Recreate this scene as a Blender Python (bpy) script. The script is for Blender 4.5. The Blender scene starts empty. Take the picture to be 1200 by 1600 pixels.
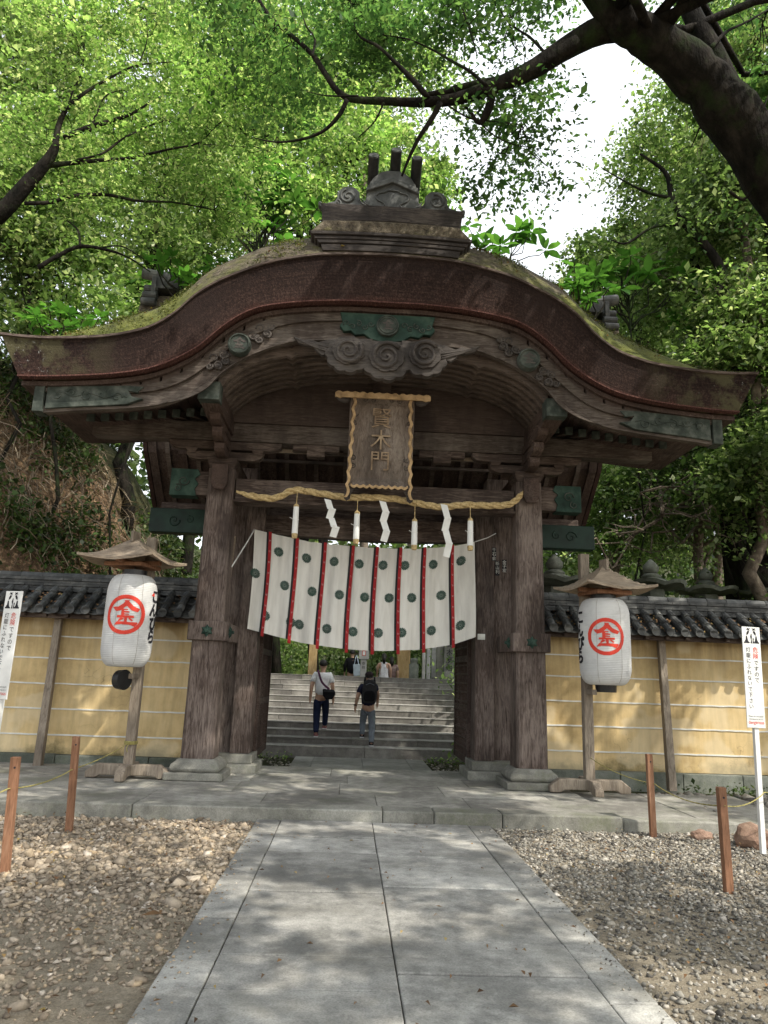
import bpy, bmesh, math, random
import numpy as np
from math import sin, cos, pi, radians, sqrt, atan2, tan
from mathutils import Vector, Matrix, noise
random.seed(7)
rng = np.random.default_rng(7)
SC = bpy.context.scene
COL = SC.collection
XC = 0.33            # axis of the gate
# ---------------------------------------------------------------- camera geometry (survey of the photograph)
FPX, PITCH, YAW, ROLL, EYE = 1137.0, radians(12.8), radians(2.3), radians(2.0), 1.6
_fw = Vector((sin(YAW)*cos(PITCH), cos(YAW)*cos(PITCH), sin(PITCH)))
_r = Vector((cos(YAW), -sin(YAW), 0)); _u = _r.cross(_fw)
_R = _r*cos(ROLL) + _u*sin(ROLL); _U = _u*cos(ROLL) - _r*sin(ROLL)
def at(px, py, Y):
    """surveyed point of the photograph at depth Y, as a world point"""
    d = _fw + _R*((px-600)/FPX) + _U*((800-py)/FPX)
    t = Y/d.y
    return Vector((d.x*t, Y, EYE + d.z*t))
def atg(px, py, Z=0.0):
    d = _fw + _R*((px-600)/FPX) + _U*((800-py)/FPX)
    t = (Z-EYE)/d.z
    return Vector((d.x*t, d.y*t, Z))
cam_d = bpy.data.cameras.new('camera'); cam = bpy.data.objects.new('camera', cam_d); COL.objects.link(cam)
cam.matrix_world = Matrix(((_R.x,_U.x,-_fw.x,0),(_R.y,_U.y,-_fw.y,0),(_R.z,_U.z,-_fw.z,EYE),(0,0,0,1)))
cam_d.sensor_fit = 'HORIZONTAL'; cam_d.sensor_width = 36; cam_d.lens = 36*FPX/1200; cam_d.clip_end = 2000; cam_d.clip_start = .05
SC.camera = cam
# ---------------------------------------------------------------- objects and tags
def tag(o, label=None, cat=None, group=None, kind=None):
    if label: o['label'] = label
    if cat: o['category'] = cat
    if group: o['group'] = group
    if kind: o['kind'] = kind
    return o
def empty(name, loc=(0,0,0), rz=0):
    o = bpy.data.objects.new(name, None); COL.objects.link(o); o.empty_display_size = .2
    o.location = loc; o.rotation_euler = (0,0,rz); return o
def copy_tree(o, parent=None):
    c = o.copy(); COL.objects.link(c); c.parent = parent
    for ch in list(o.children): copy_tree(ch, c)
    return c
def pinv(p):
    return p.matrix_basis.inverted() if p.type=='EMPTY' else Matrix.Identity(4)
class MB:
    def __init__(s): s.v=[]; s.f=[]; s.off=Vector((0,0,0))
    def add(s, vs, fs):
        n=len(s.v); s.v += [tuple(v) for v in vs]; s.f += [tuple(i+n for i in f) for f in fs]; return s
    def box(s, x0,x1,y0,y1,z0,z1):
        return s.add([(x0,y0,z0),(x1,y0,z0),(x1,y1,z0),(x0,y1,z0),(x0,y0,z1),(x1,y0,z1),(x1,y1,z1),(x0,y1,z1)],
                     [(0,3,2,1),(4,5,6,7),(0,1,5,4),(1,2,6,5),(2,3,7,6),(3,0,4,7)])
    def obox(s, c, sz, M=None):
        hx,hy,hz=[q/2 for q in sz]; c=Vector(c); M=M or Matrix.Identity(3)
        vs=[c+M@Vector(q) for q in [(-hx,-hy,-hz),(hx,-hy,-hz),(hx,hy,-hz),(-hx,hy,-hz),(-hx,-hy,hz),(hx,-hy,hz),(hx,hy,hz),(-hx,hy,hz)]]
        return s.add(vs,[(0,3,2,1),(4,5,6,7),(0,1,5,4),(1,2,6,5),(2,3,7,6),(3,0,4,7)])
    def taper(s, c0, sz0, c1, sz1):
        vs=[]
        for c,z in ((c0,sz0),(c1,sz1)):
            for a,b in ((-1,-1),(1,-1),(1,1),(-1,1)): vs.append((c[0]+a*z[0]/2, c[1]+b*z[1]/2, c[2]))
        return s.add(vs,[(0,3,2,1),(4,5,6,7),(0,1,5,4),(1,2,6,5),(2,3,7,6),(3,0,4,7)])
    def prism(s, poly, y0, y1):
        """poly in (x,z), extruded along Y"""
        n=len(poly)
        a=sum(poly[i][0]*poly[(i+1)%n][1]-poly[(i+1)%n][0]*poly[i][1] for i in range(n))
        if a<0: poly=poly[::-1]
        vs=[(x,y0,z) for x,z in poly]+[(x,y1,z) for x,z in poly]
        fs=[tuple(range(n)), tuple(range(2*n-1,n-1,-1))]+[(i,i+n,(i+1)%n+n,(i+1)%n) for i in range(n)]
        return s.add(vs,fs)
    def prism_yz(s, poly, x0, x1):
        n=len(poly)
        vs=[(x0,y,z) for y,z in poly]+[(x1,y,z) for y,z in poly]
        fs=[tuple(range(n)), tuple(range(2*n-1,n-1,-1))]+[(i,i+n,(i+1)%n+n,(i+1)%n) for i in range(n)]
        return s.add(vs,fs)
    def strip(s, top, bot, y0, y1):
        """band between two (x,z) curves of equal length, extruded along Y, quads"""
        n=len(top); vs=[(x,y0,z) for x,z in top]+[(x,y0,z) for x,z in bot]+[(x,y1,z) for x,z in top]+[(x,y1,z) for x,z in bot]
        fs=[]
        for i in range(n-1):
            fs += [(n+i,n+i+1,i+1,i),(2*n+i,2*n+i+1,3*n+i+1,3*n+i),(i,i+1,2*n+i+1,2*n+i),(3*n+i,3*n+i+1,n+i+1,n+i)]
        fs += [(0,2*n,3*n,n),(n-1,2*n-1,4*n-1,3*n-1)]
        return s.add(vs,fs)
    def tube(s, pts, rad, n=8, cap=True):
        pts=[Vector(p) for p in pts]; m=len(pts)
        if not hasattr(rad,'__len__'): rad=[rad]*m
        up=Vector((0.13,0.21,.97)); vs=[]; pa=None
        for i,p in enumerate(pts):
            t=(pts[min(i+1,m-1)]-pts[max(i-1,0)]).normalized()
            if pa is None:
                a=t.cross(up); a=a if a.length>.01 else t.cross(Vector((1,0,0)))
            else: a=pa-t*pa.dot(t)
            a.normalize(); pa=a; b=t.cross(a)
            for k in range(n):
                w=2*pi*k/n; vs.append(p+(a*cos(w)+b*sin(w))*rad[i])
        fs=[(i*n+k,i*n+(k+1)%n,(i+1)*n+(k+1)%n,(i+1)*n+k) for i in range(m-1) for k in range(n)]
        if cap: fs += [tuple(range(n))[::-1], tuple(range((m-1)*n,m*n))]
        return s.add(vs,fs)
    def lathe(s, prof, c=(0,0,0), n=24, sx=1, sy=1, rot=0):
        vs=[]; m=len(prof)
        for r,z in prof:
            for k in range(n):
                w=2*pi*k/n+rot; vs.append((c[0]+r*cos(w)*sx,c[1]+r*sin(w)*sy,c[2]+z))
        fs=[(i*n+k,i*n+(k+1)%n,(i+1)*n+(k+1)%n,(i+1)*n+k) for i in range(m-1) for k in range(n)]
        fs += [tuple(range(n))[::-1], tuple(range((m-1)*n,m*n))]
        return s.add(vs,fs)
    def cyl(s, p0, p1, r, n=16): return s.tube([p0,p1],[r,r],n)
    def build(s, name, mat, parent=None, smooth=False, bevel=0, label=None):
        me=bpy.data.meshes.new(name); me.from_pydata(s.v,[],s.f)
        bm=bmesh.new(); bm.from_mesh(me); bmesh.ops.recalc_face_normals(bm, faces=bm.faces); bm.to_mesh(me); bm.free()
        if mat: me.materials.append(mat)
        if smooth: me.polygons.foreach_set('use_smooth',[True]*len(me.polygons))
        o=bpy.data.objects.new(name,me); COL.objects.link(o)
        if parent:
            o.parent=parent
            o.matrix_parent_inverse = pinv(parent)
        if bevel:
            b=o.modifiers.new('bevel','BEVEL'); b.width=bevel; b.segments=2; b.limit_method='ANGLE'; b.angle_limit=radians(40)
        if label: o['label']=label
        return o
def npmesh(name, V, Fa, mat, parent=None, smooth=False):
    """V (n,3) array, Fa (m,k) array of equal polygons"""
    me=bpy.data.meshes.new(name); n=len(V); m,k=Fa.shape
    me.vertices.add(n); me.vertices.foreach_set('co',np.ascontiguousarray(V,dtype=np.float32).ravel())
    me.loops.add(m*k); me.loops.foreach_set('vertex_index',np.ascontiguousarray(Fa,dtype=np.int32).ravel())
    me.polygons.add(m); me.polygons.foreach_set('loop_start',np.arange(0,m*k,k,dtype=np.int32))
    me.polygons.foreach_set('loop_total',np.full(m,k,dtype=np.int32))
    if smooth: me.polygons.foreach_set('use_smooth',np.ones(m,dtype=bool))
    me.update(calc_edges=True); me.validate()
    for mm in (mat if isinstance(mat,(list,tuple)) else [mat]): me.materials.append(mm)
    o=bpy.data.objects.new(name,me); COL.objects.link(o)
    if parent: o.parent=parent; o.matrix_parent_inverse=pinv(parent)
    return o
def interp(xs, ys, x): return float(np.interp(x, xs, ys))
def smooth_curve(pts, n=48):
    """Catmull-Rom through points (any dimension)"""
    P=[np.array(p,float) for p in pts]; P=[2*P[0]-P[1]]+P+[2*P[-1]-P[-2]]; out=[]
    seg=len(P)-3
    for i in range(n):
        t=i/(n-1)*seg; k=min(int(t),seg-1); t-=k; a,b,c,d=P[k:k+4]
        out.append(tuple(.5*((2*b)+(-a+c)*t+(2*a-5*b+4*c-d)*t*t+(-a+3*b-3*c+d)*t**3)))
    return out
def mirror(uz):
    """half profile (u,z), u from 0 outwards -> full curve in x"""
    return [(XC-u,z) for u,z in uz[::-1] if u>1e-6]+[(XC+u,z) for u,z in uz]
# ---------------------------------------------------------------- materials
def mat(name):
    m=bpy.data.materials.new(name); m.use_nodes=True; nt=m.node_tree; nt.nodes.clear()
    out=nt.nodes.new('ShaderNodeOutputMaterial'); b=nt.nodes.new('ShaderNodeBsdfPrincipled')
    nt.links.new(b.outputs[0],out.inputs[0]); return m,nt,b
class NT:
    def __init__(s,nt): s.nt=nt; s.tc=nt.nodes.new('ShaderNodeTexCoord')
    def n(s,t,**k):
        o=s.nt.nodes.new(t)
        for a,b in k.items(): setattr(o,a,b)
        return o
    def l(s,a,b): s.nt.links.new(a,b)
    def coord(s, scale=(1,1,1), src='Object'):
        m=s.n('ShaderNodeMapping'); m.inputs['Scale'].default_value=scale; s.l(s.tc.outputs[src],m.inputs[0]); return m.outputs[0]
    def noise(s, vec, scale=5, detail=6, rough=.6, dist=0):
        q=s.n('ShaderNodeTexNoise'); q.inputs['Scale'].default_value=scale; q.inputs['Detail'].default_value=detail
        q.inputs['Roughness'].default_value=rough; q.inputs['Distortion'].default_value=dist; s.l(vec,q.inputs['Vector']); return q.outputs['Fac']
    def ramp(s, fac, stops):
        r=s.n('ShaderNodeValToRGB'); e=r.color_ramp.elements
        while len(e)<len(stops): e.new(.5)
        for k,(p,c) in zip(e,stops): k.position=p; k.color=(c[0],c[1],c[2],1) if hasattr(c,'__len__') else (c,c,c,1)
        s.l(fac,r.inputs[0]); return r.outputs[0]
    def mix(s, fac, a, b, mode='MIX'):
        m=s.n('ShaderNodeMix',data_type='RGBA',blend_type=mode)
        for i,v in ((0,fac),(6,a),(7,b)):
            if hasattr(v,'is_output'): s.l(v,m.inputs[i])
            elif hasattr(v,'__len__'): m.inputs[i].default_value=(*v[:3],1)
            else: m.inputs[i].default_value=v
        return m.outputs[2]
    def math(s, op, a, b=0.0, clamp=False):
        m=s.n('ShaderNodeMath',operation=op); m.use_clamp=clamp
        for i,v in ((0,a),(1,b)):
            if hasattr(v,'is_output'): s.l(v,m.inputs[i])
            else: m.inputs[i].default_value=v
        return m.outputs[0]
    def bump(s, h, bsdf, strength=.4, dist=.02):
        q=s.n('ShaderNodeBump'); q.inputs['Strength'].default_value=strength; q.inputs['Distance'].default_value=dist
        s.l(h,q.inputs['Height']); s.l(q.outputs[0],bsdf.inputs['Normal'])
    def sep(s, vec):
        q=s.n('ShaderNodeSeparateXYZ'); s.l(vec,q.inputs[0]); return q.outputs
    def island(s):
        return s.n('ShaderNodeNewGeometry').outputs['Random Per Island']
def wood(name, axis='z', dark=(.035,.022,.018), mid=(.10,.066,.052), light=(.22,.165,.14), wear=.5, rough=.8):
    m,nt,b=mat(name); N=NT(nt)
    st={'x':(.12,1,1),'y':(1,.12,1),'z':(1,1,.12)}[axis]
    c1=N.coord(tuple(q*9 for q in st)); g=N.noise(c1,3.2,8,.68,1.2)
    c2=N.coord(tuple(q*45 for q in st)); fine=N.noise(c2,2,4,.6)
    big=N.noise(N.coord((1,1,1)),1.3,5,.6)
    col=N.ramp(g,[(.28,dark),(.5,mid),(.8,tuple(.6*a+.4*c for a,c in zip(mid,light)))])
    pale=N.ramp(N.math('ADD',N.math('MULTIPLY',g,.55),N.math('MULTIPLY',big,.55)),[(.62-.14*wear,0),(.74-.08*wear,1)])
    col=N.mix(N.math('MULTIPLY',pale,.65),col,light)
    col=N.mix(.35,col,N.ramp(fine,[(.3,.35),(.7,1.0)]),'MULTIPLY')
    bl=N.noise(N.coord((2,2,.7)),1.1,4,.6)
    col=N.mix(N.ramp(bl,[(.5,0),(.72,.75)]),col,tuple(.55*q for q in dark))
    N.l(col,b.inputs['Base Color']); b.inputs['Roughness'].default_value=rough
    b.inputs['Specular IOR Level'].default_value=.3
    N.bump(N.math('ADD',g,N.math('MULTIPLY',fine,.5)),b,.55,.02)
    return m
def simple(name, cols, scale=4, detail=6, rough=.8, bump=.3, bdist=.01, stretch=(1,1,1), metal=0, spec=.4, lo=.3, hi=.7, extra=None):
    m,nt,b=mat(name); N=NT(nt); f=N.noise(N.coord(stretch),scale,detail,.62)
    k=len(cols); col=N.ramp(f,[(lo+(hi-lo)*i/max(1,k-1),c) for i,c in enumerate(cols)])
    if extra: col=extra(N,col)
    N.l(col,b.inputs['Base Color']); b.inputs['Roughness'].default_value=rough; b.inputs['Metallic'].default_value=metal
    b.inputs['Specular IOR Level'].default_value=spec
    if bump: N.bump(N.noise(N.coord(stretch),scale*4,6,.6),b,bump,bdist)
    return m
def stone(name, a=(.20,.20,.19), c=(.36,.355,.335), moss=.3, scale=1.0, mosscol=(.075,.095,.035), joints=None):
    m,nt,b=mat(name); N=NT(nt); co=N.coord()
    big=N.noise(co,.9*scale,6,.65); sp=N.noise(co,90,3,.7); md=N.noise(co,7*scale,6,.7)
    col=N.ramp(N.math('ADD',N.math('MULTIPLY',big,.6),N.math('MULTIPLY',md,.4)),[(.32,tuple(q*.7 for q in a)),(.45,a),(.62,c)])
    col=N.mix(.5,col,N.ramp(sp,[(.35,.55),(.5,1.0),(.68,1.35)]),'MULTIPLY')
    mm=N.math('ADD',N.math('MULTIPLY',N.noise(co,1.7,7,.75),.7),N.math('MULTIPLY',md,.3))
    col=N.mix(N.math('MULTIPLY',N.ramp(mm,[(.5,0),(.68,1)]),moss),col,mosscol)
    isl=N.island(); col=N.mix(1,col,N.ramp(isl,[(0,.74),(1,1.16)]),'MULTIPLY')
    N.l(col,b.inputs['Base Color']); b.inputs['Roughness'].default_value=.86; b.inputs['Specular IOR Level'].default_value=.3
    N.bump(N.math('ADD',N.math('MULTIPLY',md,1),N.math('MULTIPLY',sp,.35)),b,.5,.012)
    return m
def leafmat(name, a, c, trans=.45, yellow=None, rough=.55):
    m=bpy.data.materials.new(name); m.use_nodes=True; nt=m.node_tree; nt.nodes.clear(); N=NT(nt)
    out=N.n('ShaderNodeOutputMaterial'); isl=N.island()
    col=N.ramp(isl,[(0,a),(.75,c),(1,yellow or tuple(min(1,q*1.3) for q in c))])
    big=N.noise(N.coord(),.6,4,.65); col=N.mix(1,col,N.ramp(big,[(.36,.38),(.64,1.35)]),'MULTIPLY')
    p=N.n('ShaderNodeBsdfPrincipled'); N.l(col,p.inputs['Base Color']); p.inputs['Roughness'].default_value=rough; p.inputs['Specular IOR Level'].default_value=.35
    t=N.n('ShaderNodeBsdfTranslucent'); tc=N.mix(1,col,(1.25,1.34,.82),'MULTIPLY'); N.l(tc,t.inputs[0])
    mx=N.n('ShaderNodeMixShader'); mx.inputs[0].default_value=trans; N.l(p.outputs[0],mx.inputs[1]); N.l(t.outputs[0],mx.inputs[2]); N.l(mx.outputs[0],out.inputs[0])
    return m
M={}
M['col']=wood('weathered_column_wood','z',dark=(.035,.024,.020),mid=(.095,.067,.056),light=(.29,.235,.205),wear=.9)
M['beam']=wood('dark_beam_wood','x',dark=(.032,.021,.018),mid=(.070,.048,.039),light=(.24,.19,.16),wear=.75)
M['beamy']=wood('dark_rafter_wood','y',dark=(.03,.019,.016),mid=(.08,.052,.042),light=(.18,.14,.12),wear=.4)
M['hafu']=wood('gable_board_wood','x',dark=(.05,.034,.027),mid=(.075,.057,.047),light=(.21,.18,.155),wear=.85)
M['inner']=wood('dark_panel_wood','x',dark=(.045,.03,.026),mid=(.078,.056,.046),light=(.16,.125,.105),wear=.3)  # dark panel wood with little pale wear
M['rib']=wood('curved_rib_wood','x',dark=(.05,.038,.032),mid=(.13,.10,.083),light=(.25,.20,.17),wear=.5)
M['grey']=wood('grey_post_wood','z',dark=(.14,.11,.085),mid=(.27,.22,.17),light=(.42,.36,.29),wear=.6)
M['greyx']=wood('grey_board_wood','x',dark=(.16,.12,.09),mid=(.33,.26,.19),light=(.48,.40,.31),wear=.7)
M['stake']=wood('orange_stake_wood','z',dark=(.16,.075,.04),mid=(.30,.15,.085),light=(.42,.25,.16),wear=.3)
M['carve']=wood('carved_grey_wood','x',dark=(.03,.025,.023),mid=(.078,.066,.06),light=(.17,.15,.135),wear=.6)
M['plaque']=wood('plaque_board_wood','z',dark=(.09,.068,.055),mid=(.23,.185,.155),light=(.38,.33,.285),wear=.5)
M['gilt']=simple('worn_gilt_edge',[(.22,.14,.07),(.46,.31,.16),(.60,.42,.24)],9,rough=.6,bump=.3)
M['ridgew']=wood('dark_ridge_wood','x',dark=(.018,.015,.014),mid=(.045,.037,.034),light=(.12,.10,.085),wear=.5)
M['redw']=wood('dark_red_wood','z',dark=(.025,.012,.010),mid=(.06,.03,.024),light=(.10,.06,.05),wear=.2)
M['bronze']=simple('grey_bronze',[(.035,.038,.038),(.075,.078,.076),(.13,.135,.13)],6,rough=.6,metal=.2,bump=.3,bdist=.01)
M['bronzed']=simple('dark_bronze',[(.010,.011,.012),(.025,.026,.028),(.05,.052,.055)],6,rough=.5,metal=.3,bump=.3,bdist=.01)
M['copper']=simple('verdigris_copper',[(.010,.022,.017),(.020,.046,.035),(.05,.085,.065)],5,rough=.75,metal=0,bump=.5,bdist=.01,spec=.25)
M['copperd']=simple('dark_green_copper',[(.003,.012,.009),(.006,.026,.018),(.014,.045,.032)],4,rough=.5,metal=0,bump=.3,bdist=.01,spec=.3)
M['coppergrey']=simple('grey_green_copper',[(.02,.026,.022),(.048,.058,.049),(.11,.12,.105)],7,rough=.8,metal=0,bump=.4,bdist=.01,spec=.2)
def _bark():
    m,nt,b=mat('layered_cypress_bark'); N=NT(nt)
    lay=N.noise(N.coord((1.2,1.2,1)),34,5,.7,.4)
    lines=N.noise(N.coord((1.2,38,1),'UV'),1.0,8,.75,.6)
    ver=N.noise(N.coord((26,2.2,1),'UV'),1.0,9,.85,.5)
    big=N.noise(N.coord(),1.1,6,.6)
    f=N.math('ADD',N.math('MULTIPLY',lines,.30),N.math('ADD',N.math('MULTIPLY',lay,.48),N.math('MULTIPLY',ver,.22)))
    col=N.ramp(f,[(.34,(.008,.005,.0045)),(.5,(.032,.018,.015)),(.66,(.12,.072,.058))])
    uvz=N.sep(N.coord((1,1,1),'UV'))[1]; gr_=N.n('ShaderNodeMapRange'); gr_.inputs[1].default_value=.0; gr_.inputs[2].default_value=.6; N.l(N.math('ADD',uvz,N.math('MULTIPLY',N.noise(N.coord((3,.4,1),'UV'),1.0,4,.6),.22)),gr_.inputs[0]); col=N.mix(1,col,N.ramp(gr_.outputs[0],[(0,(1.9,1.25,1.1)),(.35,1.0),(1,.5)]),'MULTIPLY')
    col=N.mix(N.ramp(big,[(.45,0),(.7,.7)]),col,(.025,.016,.014))
    # ends: black patches with pale lichen, greenish tips
    xs=N.sep(N.coord())[0]; ax=N.math('ABSOLUTE',N.math('SUBTRACT',xs,XC))
    tip=N.ramp(ax,[(0,0),(1,1)])
    mr=N.n('ShaderNodeMapRange'); mr.inputs[1].default_value=3.4; mr.inputs[2].default_value=4.9; N.l(ax,mr.inputs[0])
    n2=N.noise(N.coord(),2.2,6,.7); 
    col=N.mix(N.math('MULTIPLY',N.ramp(n2,[(.46,0),(.56,1)]),mr.outputs[0]),col,(.085,.078,.042))
    lich=N.noise(N.coord(),16,8,.8); col=N.mix(N.math('MULTIPLY',N.ramp(lich,[(.60,0),(.66,1)]),N.math('MULTIPLY',mr.outputs[0],N.ramp(N.noise(N.coord(),1.3,3,.5),[(.5,0),(.6,1)]))),col,(.42,.42,.40))
    N.l(col,b.inputs['Base Color']); b.inputs['Roughness'].default_value=.92; b.inputs['Specular IOR Level'].default_value=.2
    N.bump(f,b,.9,.03); return m
M['bark']=_bark()
def _moss():
    m,nt,b=mat('mossy_bark_roof'); N=NT(nt); co=N.coord()
    f=N.noise(N.coord((1,2.5,1)),11,8,.75); big=N.noise(co,.8,6,.65); md=N.noise(co,4,6,.7)
    col=N.ramp(f,[(.35,(.035,.028,.02)),(.5,(.11,.088,.06)),(.68,(.22,.19,.14))])
    zs=N.sep(co)[2]; mr=N.n('ShaderNodeMapRange'); mr.inputs[1].default_value=7.6; mr.inputs[2].default_value=6.2; N.l(zs,mr.inputs[0])
    k=N.math('ADD',N.math('MULTIPLY',mr.outputs[0],.26),N.math('ADD',N.math('MULTIPLY',big,.6),N.math('MULTIPLY',md,.3)))
    g=N.ramp(md,[(.3,(.045,.06,.012)),(.6,(.15,.16,.03)),(.8,(.24,.22,.06))])
    col=N.mix(N.ramp(k,[(.5,0),(.64,1)]),col,g)
    N.l(col,b.inputs['Base Color']); b.inputs['Roughness'].default_value=.95; N.bump(N.math('ADD',f,md),b,1,.05); return m
M['moss']=_moss()
def _plaster():
    m,nt,b=mat('ochre_plaster'); N=NT(nt); co=N.coord(); z=N.sep(co)[2]
    big=N.noise(co,.7,6,.6); md=N.noise(co,3,7,.7)
    col=N.ramp(N.math('ADD',N.math('MULTIPLY',big,.6),N.math('MULTIPLY',md,.4)),[(.35,(.42,.30,.14)),(.5,(.62,.465,.24)),(.68,(.72,.57,.33))])
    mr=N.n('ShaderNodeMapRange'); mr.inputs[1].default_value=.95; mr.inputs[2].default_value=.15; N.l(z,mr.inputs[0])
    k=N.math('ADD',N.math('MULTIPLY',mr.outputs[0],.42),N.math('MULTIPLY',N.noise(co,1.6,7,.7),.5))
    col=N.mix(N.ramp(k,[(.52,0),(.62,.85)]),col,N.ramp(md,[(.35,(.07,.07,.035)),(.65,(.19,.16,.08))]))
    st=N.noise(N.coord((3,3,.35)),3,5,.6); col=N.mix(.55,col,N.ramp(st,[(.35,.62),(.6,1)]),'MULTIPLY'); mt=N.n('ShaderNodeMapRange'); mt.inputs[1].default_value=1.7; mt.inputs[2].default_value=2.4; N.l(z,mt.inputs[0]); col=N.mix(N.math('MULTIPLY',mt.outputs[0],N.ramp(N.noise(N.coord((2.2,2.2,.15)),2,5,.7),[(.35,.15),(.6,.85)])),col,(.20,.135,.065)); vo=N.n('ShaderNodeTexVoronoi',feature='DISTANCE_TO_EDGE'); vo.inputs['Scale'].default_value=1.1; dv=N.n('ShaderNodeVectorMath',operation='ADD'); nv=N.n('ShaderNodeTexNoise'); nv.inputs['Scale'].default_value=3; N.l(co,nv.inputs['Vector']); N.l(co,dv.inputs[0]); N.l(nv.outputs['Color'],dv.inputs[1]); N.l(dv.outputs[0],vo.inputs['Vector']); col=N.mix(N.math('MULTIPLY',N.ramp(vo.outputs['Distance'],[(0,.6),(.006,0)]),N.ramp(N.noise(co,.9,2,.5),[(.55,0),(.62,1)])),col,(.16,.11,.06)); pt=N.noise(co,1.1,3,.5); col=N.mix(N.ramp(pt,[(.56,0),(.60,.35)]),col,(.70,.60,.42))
    N.l(col,b.inputs['Base Color']); b.inputs['Roughness'].default_value=.9; b.inputs['Specular IOR Level'].default_value=.2; N.bump(md,b,.25,.01); return m
M['plaster']=_plaster()
M['white']=simple('white_paint',[(.62,.62,.60),(.80,.80,.78)],5,rough=.6,bump=.05)
M['chalk']=simple('white_plaster_line',[(.5,.5,.46),(.78,.77,.72)],5,rough=.9,bump=.1)
M['tile']=simple('grey_roof_tile',[(.02,.021,.022),(.06,.062,.062),(.17,.17,.16)],3.5,8,rough=.7,bump=.5,bdist=.01,
   extra=lambda N,c:N.mix(N.ramp(N.noise(N.coord(),9,8,.8),[(.6,0),(.68,.7)]),N.mix(1,c,N.ramp(N.island(),[(0,.6),(1,1.4)]),'MULTIPLY'),(.22,.20,.15)))
M['stone']=stone('platform_granite',(.21,.20,.18),(.45,.435,.39),.6)
M['kerb']=stone('kerb_granite',(.19,.185,.16),(.36,.35,.31),.75,mosscol=(.10,.115,.045))
M['path']=stone('path_granite',(.22,.215,.20),(.50,.485,.45),.65,mosscol=(.15,.14,.11))
M['step']=stone('step_granite',(.17,.16,.148),(.33,.315,.29),.35)
M['step_top']=stone('pale_tread_granite',(.25,.24,.222),(.40,.385,.36),.15)  # paler than the riser stone, for treads and rear slabs
M['lantern_stone']=stone('mossy_lantern_stone',(.10,.11,.09),(.22,.23,.20),.6)
M['gap']=simple('dark_joint_soil',[(.03,.027,.02),(.06,.05,.04)],10,rough=1)
M['sand']=simple('sandy_ground',[(.20,.15,.10),(.33,.26,.18),(.42,.34,.25)],3,8,rough=1,bump=.8,bdist=.02)
def _ground():
    m,nt,b=mat('ground_soil'); N=NT(nt); co=N.coord(); z=N.sep(co)[2]
    big=N.noise(co,.5,6,.6); md=N.noise(co,9,8,.75); gr=N.noise(co,70,4,.8)
    sand=N.ramp(md,[(.3,(.22,.18,.13)),(.5,(.34,.29,.22)),(.7,(.46,.40,.31))])
    sand=N.mix(.6,sand,N.ramp(gr,[(.35,.45),(.65,1.3)]),'MULTIPLY')
    earth=N.ramp(md,[(.3,(.035,.024,.016)),(.52,(.13,.085,.052)),(.68,(.46,.31,.19))])  # brightest stop paints sunlit patches onto the bank's bare earth
    mr=N.n('ShaderNodeMapRange'); mr.inputs[1].default_value=.02; mr.inputs[2].default_value=.25; N.l(z,mr.inputs[0])
    ys=N.sep(co)[1]; my=N.n('ShaderNodeMapRange'); my.inputs[1].default_value=9.5; my.inputs[2].default_value=11; N.l(ys,my.inputs[0])
    xs_=N.sep(co)[0]; mx_=N.n('ShaderNodeMapRange'); mx_.inputs[1].default_value=-3.6; mx_.inputs[2].default_value=-2.6; N.l(xs_,mx_.inputs[0]); my2=N.n('ShaderNodeMapRange'); my2.inputs[1].default_value=17; my2.inputs[2].default_value=20; N.l(ys,my2.inputs[0])
    earth=N.mix(N.math('MAXIMUM',mx_.outputs[0],my2.outputs[0]),earth,N.ramp(md,[(.3,(.018,.022,.01)),(.6,(.06,.06,.03)),(.8,(.12,.10,.06))]))
    col=N.mix(N.math('MAXIMUM',mr.outputs[0],my.outputs[0]),sand,earth)
    N.l(col,b.inputs['Base Color']); b.inputs['Roughness'].default_value=1; b.inputs['Specular IOR Level'].default_value=.1
    N.bump(N.math('ADD',md,gr),b,.8,.03); return m
M['ground']=_ground()
def rockmat(name, stops):
    m,nt,b=mat(name); N=NT(nt); col=N.ramp(N.island(),stops)
    col=N.mix(.5,col,N.ramp(N.noise(N.coord(),40,4,.7),[(.3,.5),(.7,1.3)]),'MULTIPLY')
    N.l(col,b.inputs['Base Color']); b.inputs['Roughness'].default_value=.9; b.inputs['Specular IOR Level'].default_value=.25; return m
M['rockL']=rockmat('broken_brown_stone',[(0,(.17,.135,.10)),(.35,(.29,.235,.175)),(.65,(.38,.32,.25)),(.88,(.42,.32,.21)),(1,(.56,.50,.43))])
M['rockR']=rockmat('grey_brown_gravel',[(0,(.07,.062,.055)),(.35,(.19,.175,.15)),(.65,(.30,.28,.24)),(.88,(.38,.34,.28)),(1,(.56,.52,.47))])
M['trunk']=simple('dark_mossy_bark',[(.005,.005,.004),(.014,.012,.010),(.035,.030,.024)],6,8,rough=.95,bump=1,bdist=.04,stretch=(1,1,.35),spec=.1,
   extra=lambda N,c:N.mix(N.ramp(N.noise(N.coord(),1.8,6,.7),[(.5,0),(.64,.8)]),c,(.022,.036,.012)))
M['trunk2']=simple('pale_branch_bark',[(.05,.038,.028),(.14,.11,.085),(.24,.20,.15)],5,8,rough=.95,bump=.8,bdist=.03)
M['leafD']=leafmat('dark_evergreen_leaf',(.05,.095,.03),(.20,.29,.10),.52,(.45,.52,.28),.36)
M['leafM']=leafmat('mid_green_leaf',(.06,.115,.03),(.26,.38,.13),.55,(.66,.70,.42),.34)
M['leafB']=leafmat('bright_maple_leaf',(.08,.17,.04),(.30,.45,.14),.6,(.66,.70,.38),.4)
M['leafC']=leafmat('overhead_leaf',(.04,.10,.035),(.13,.24,.075),.58,(.17,.25,.09))
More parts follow.
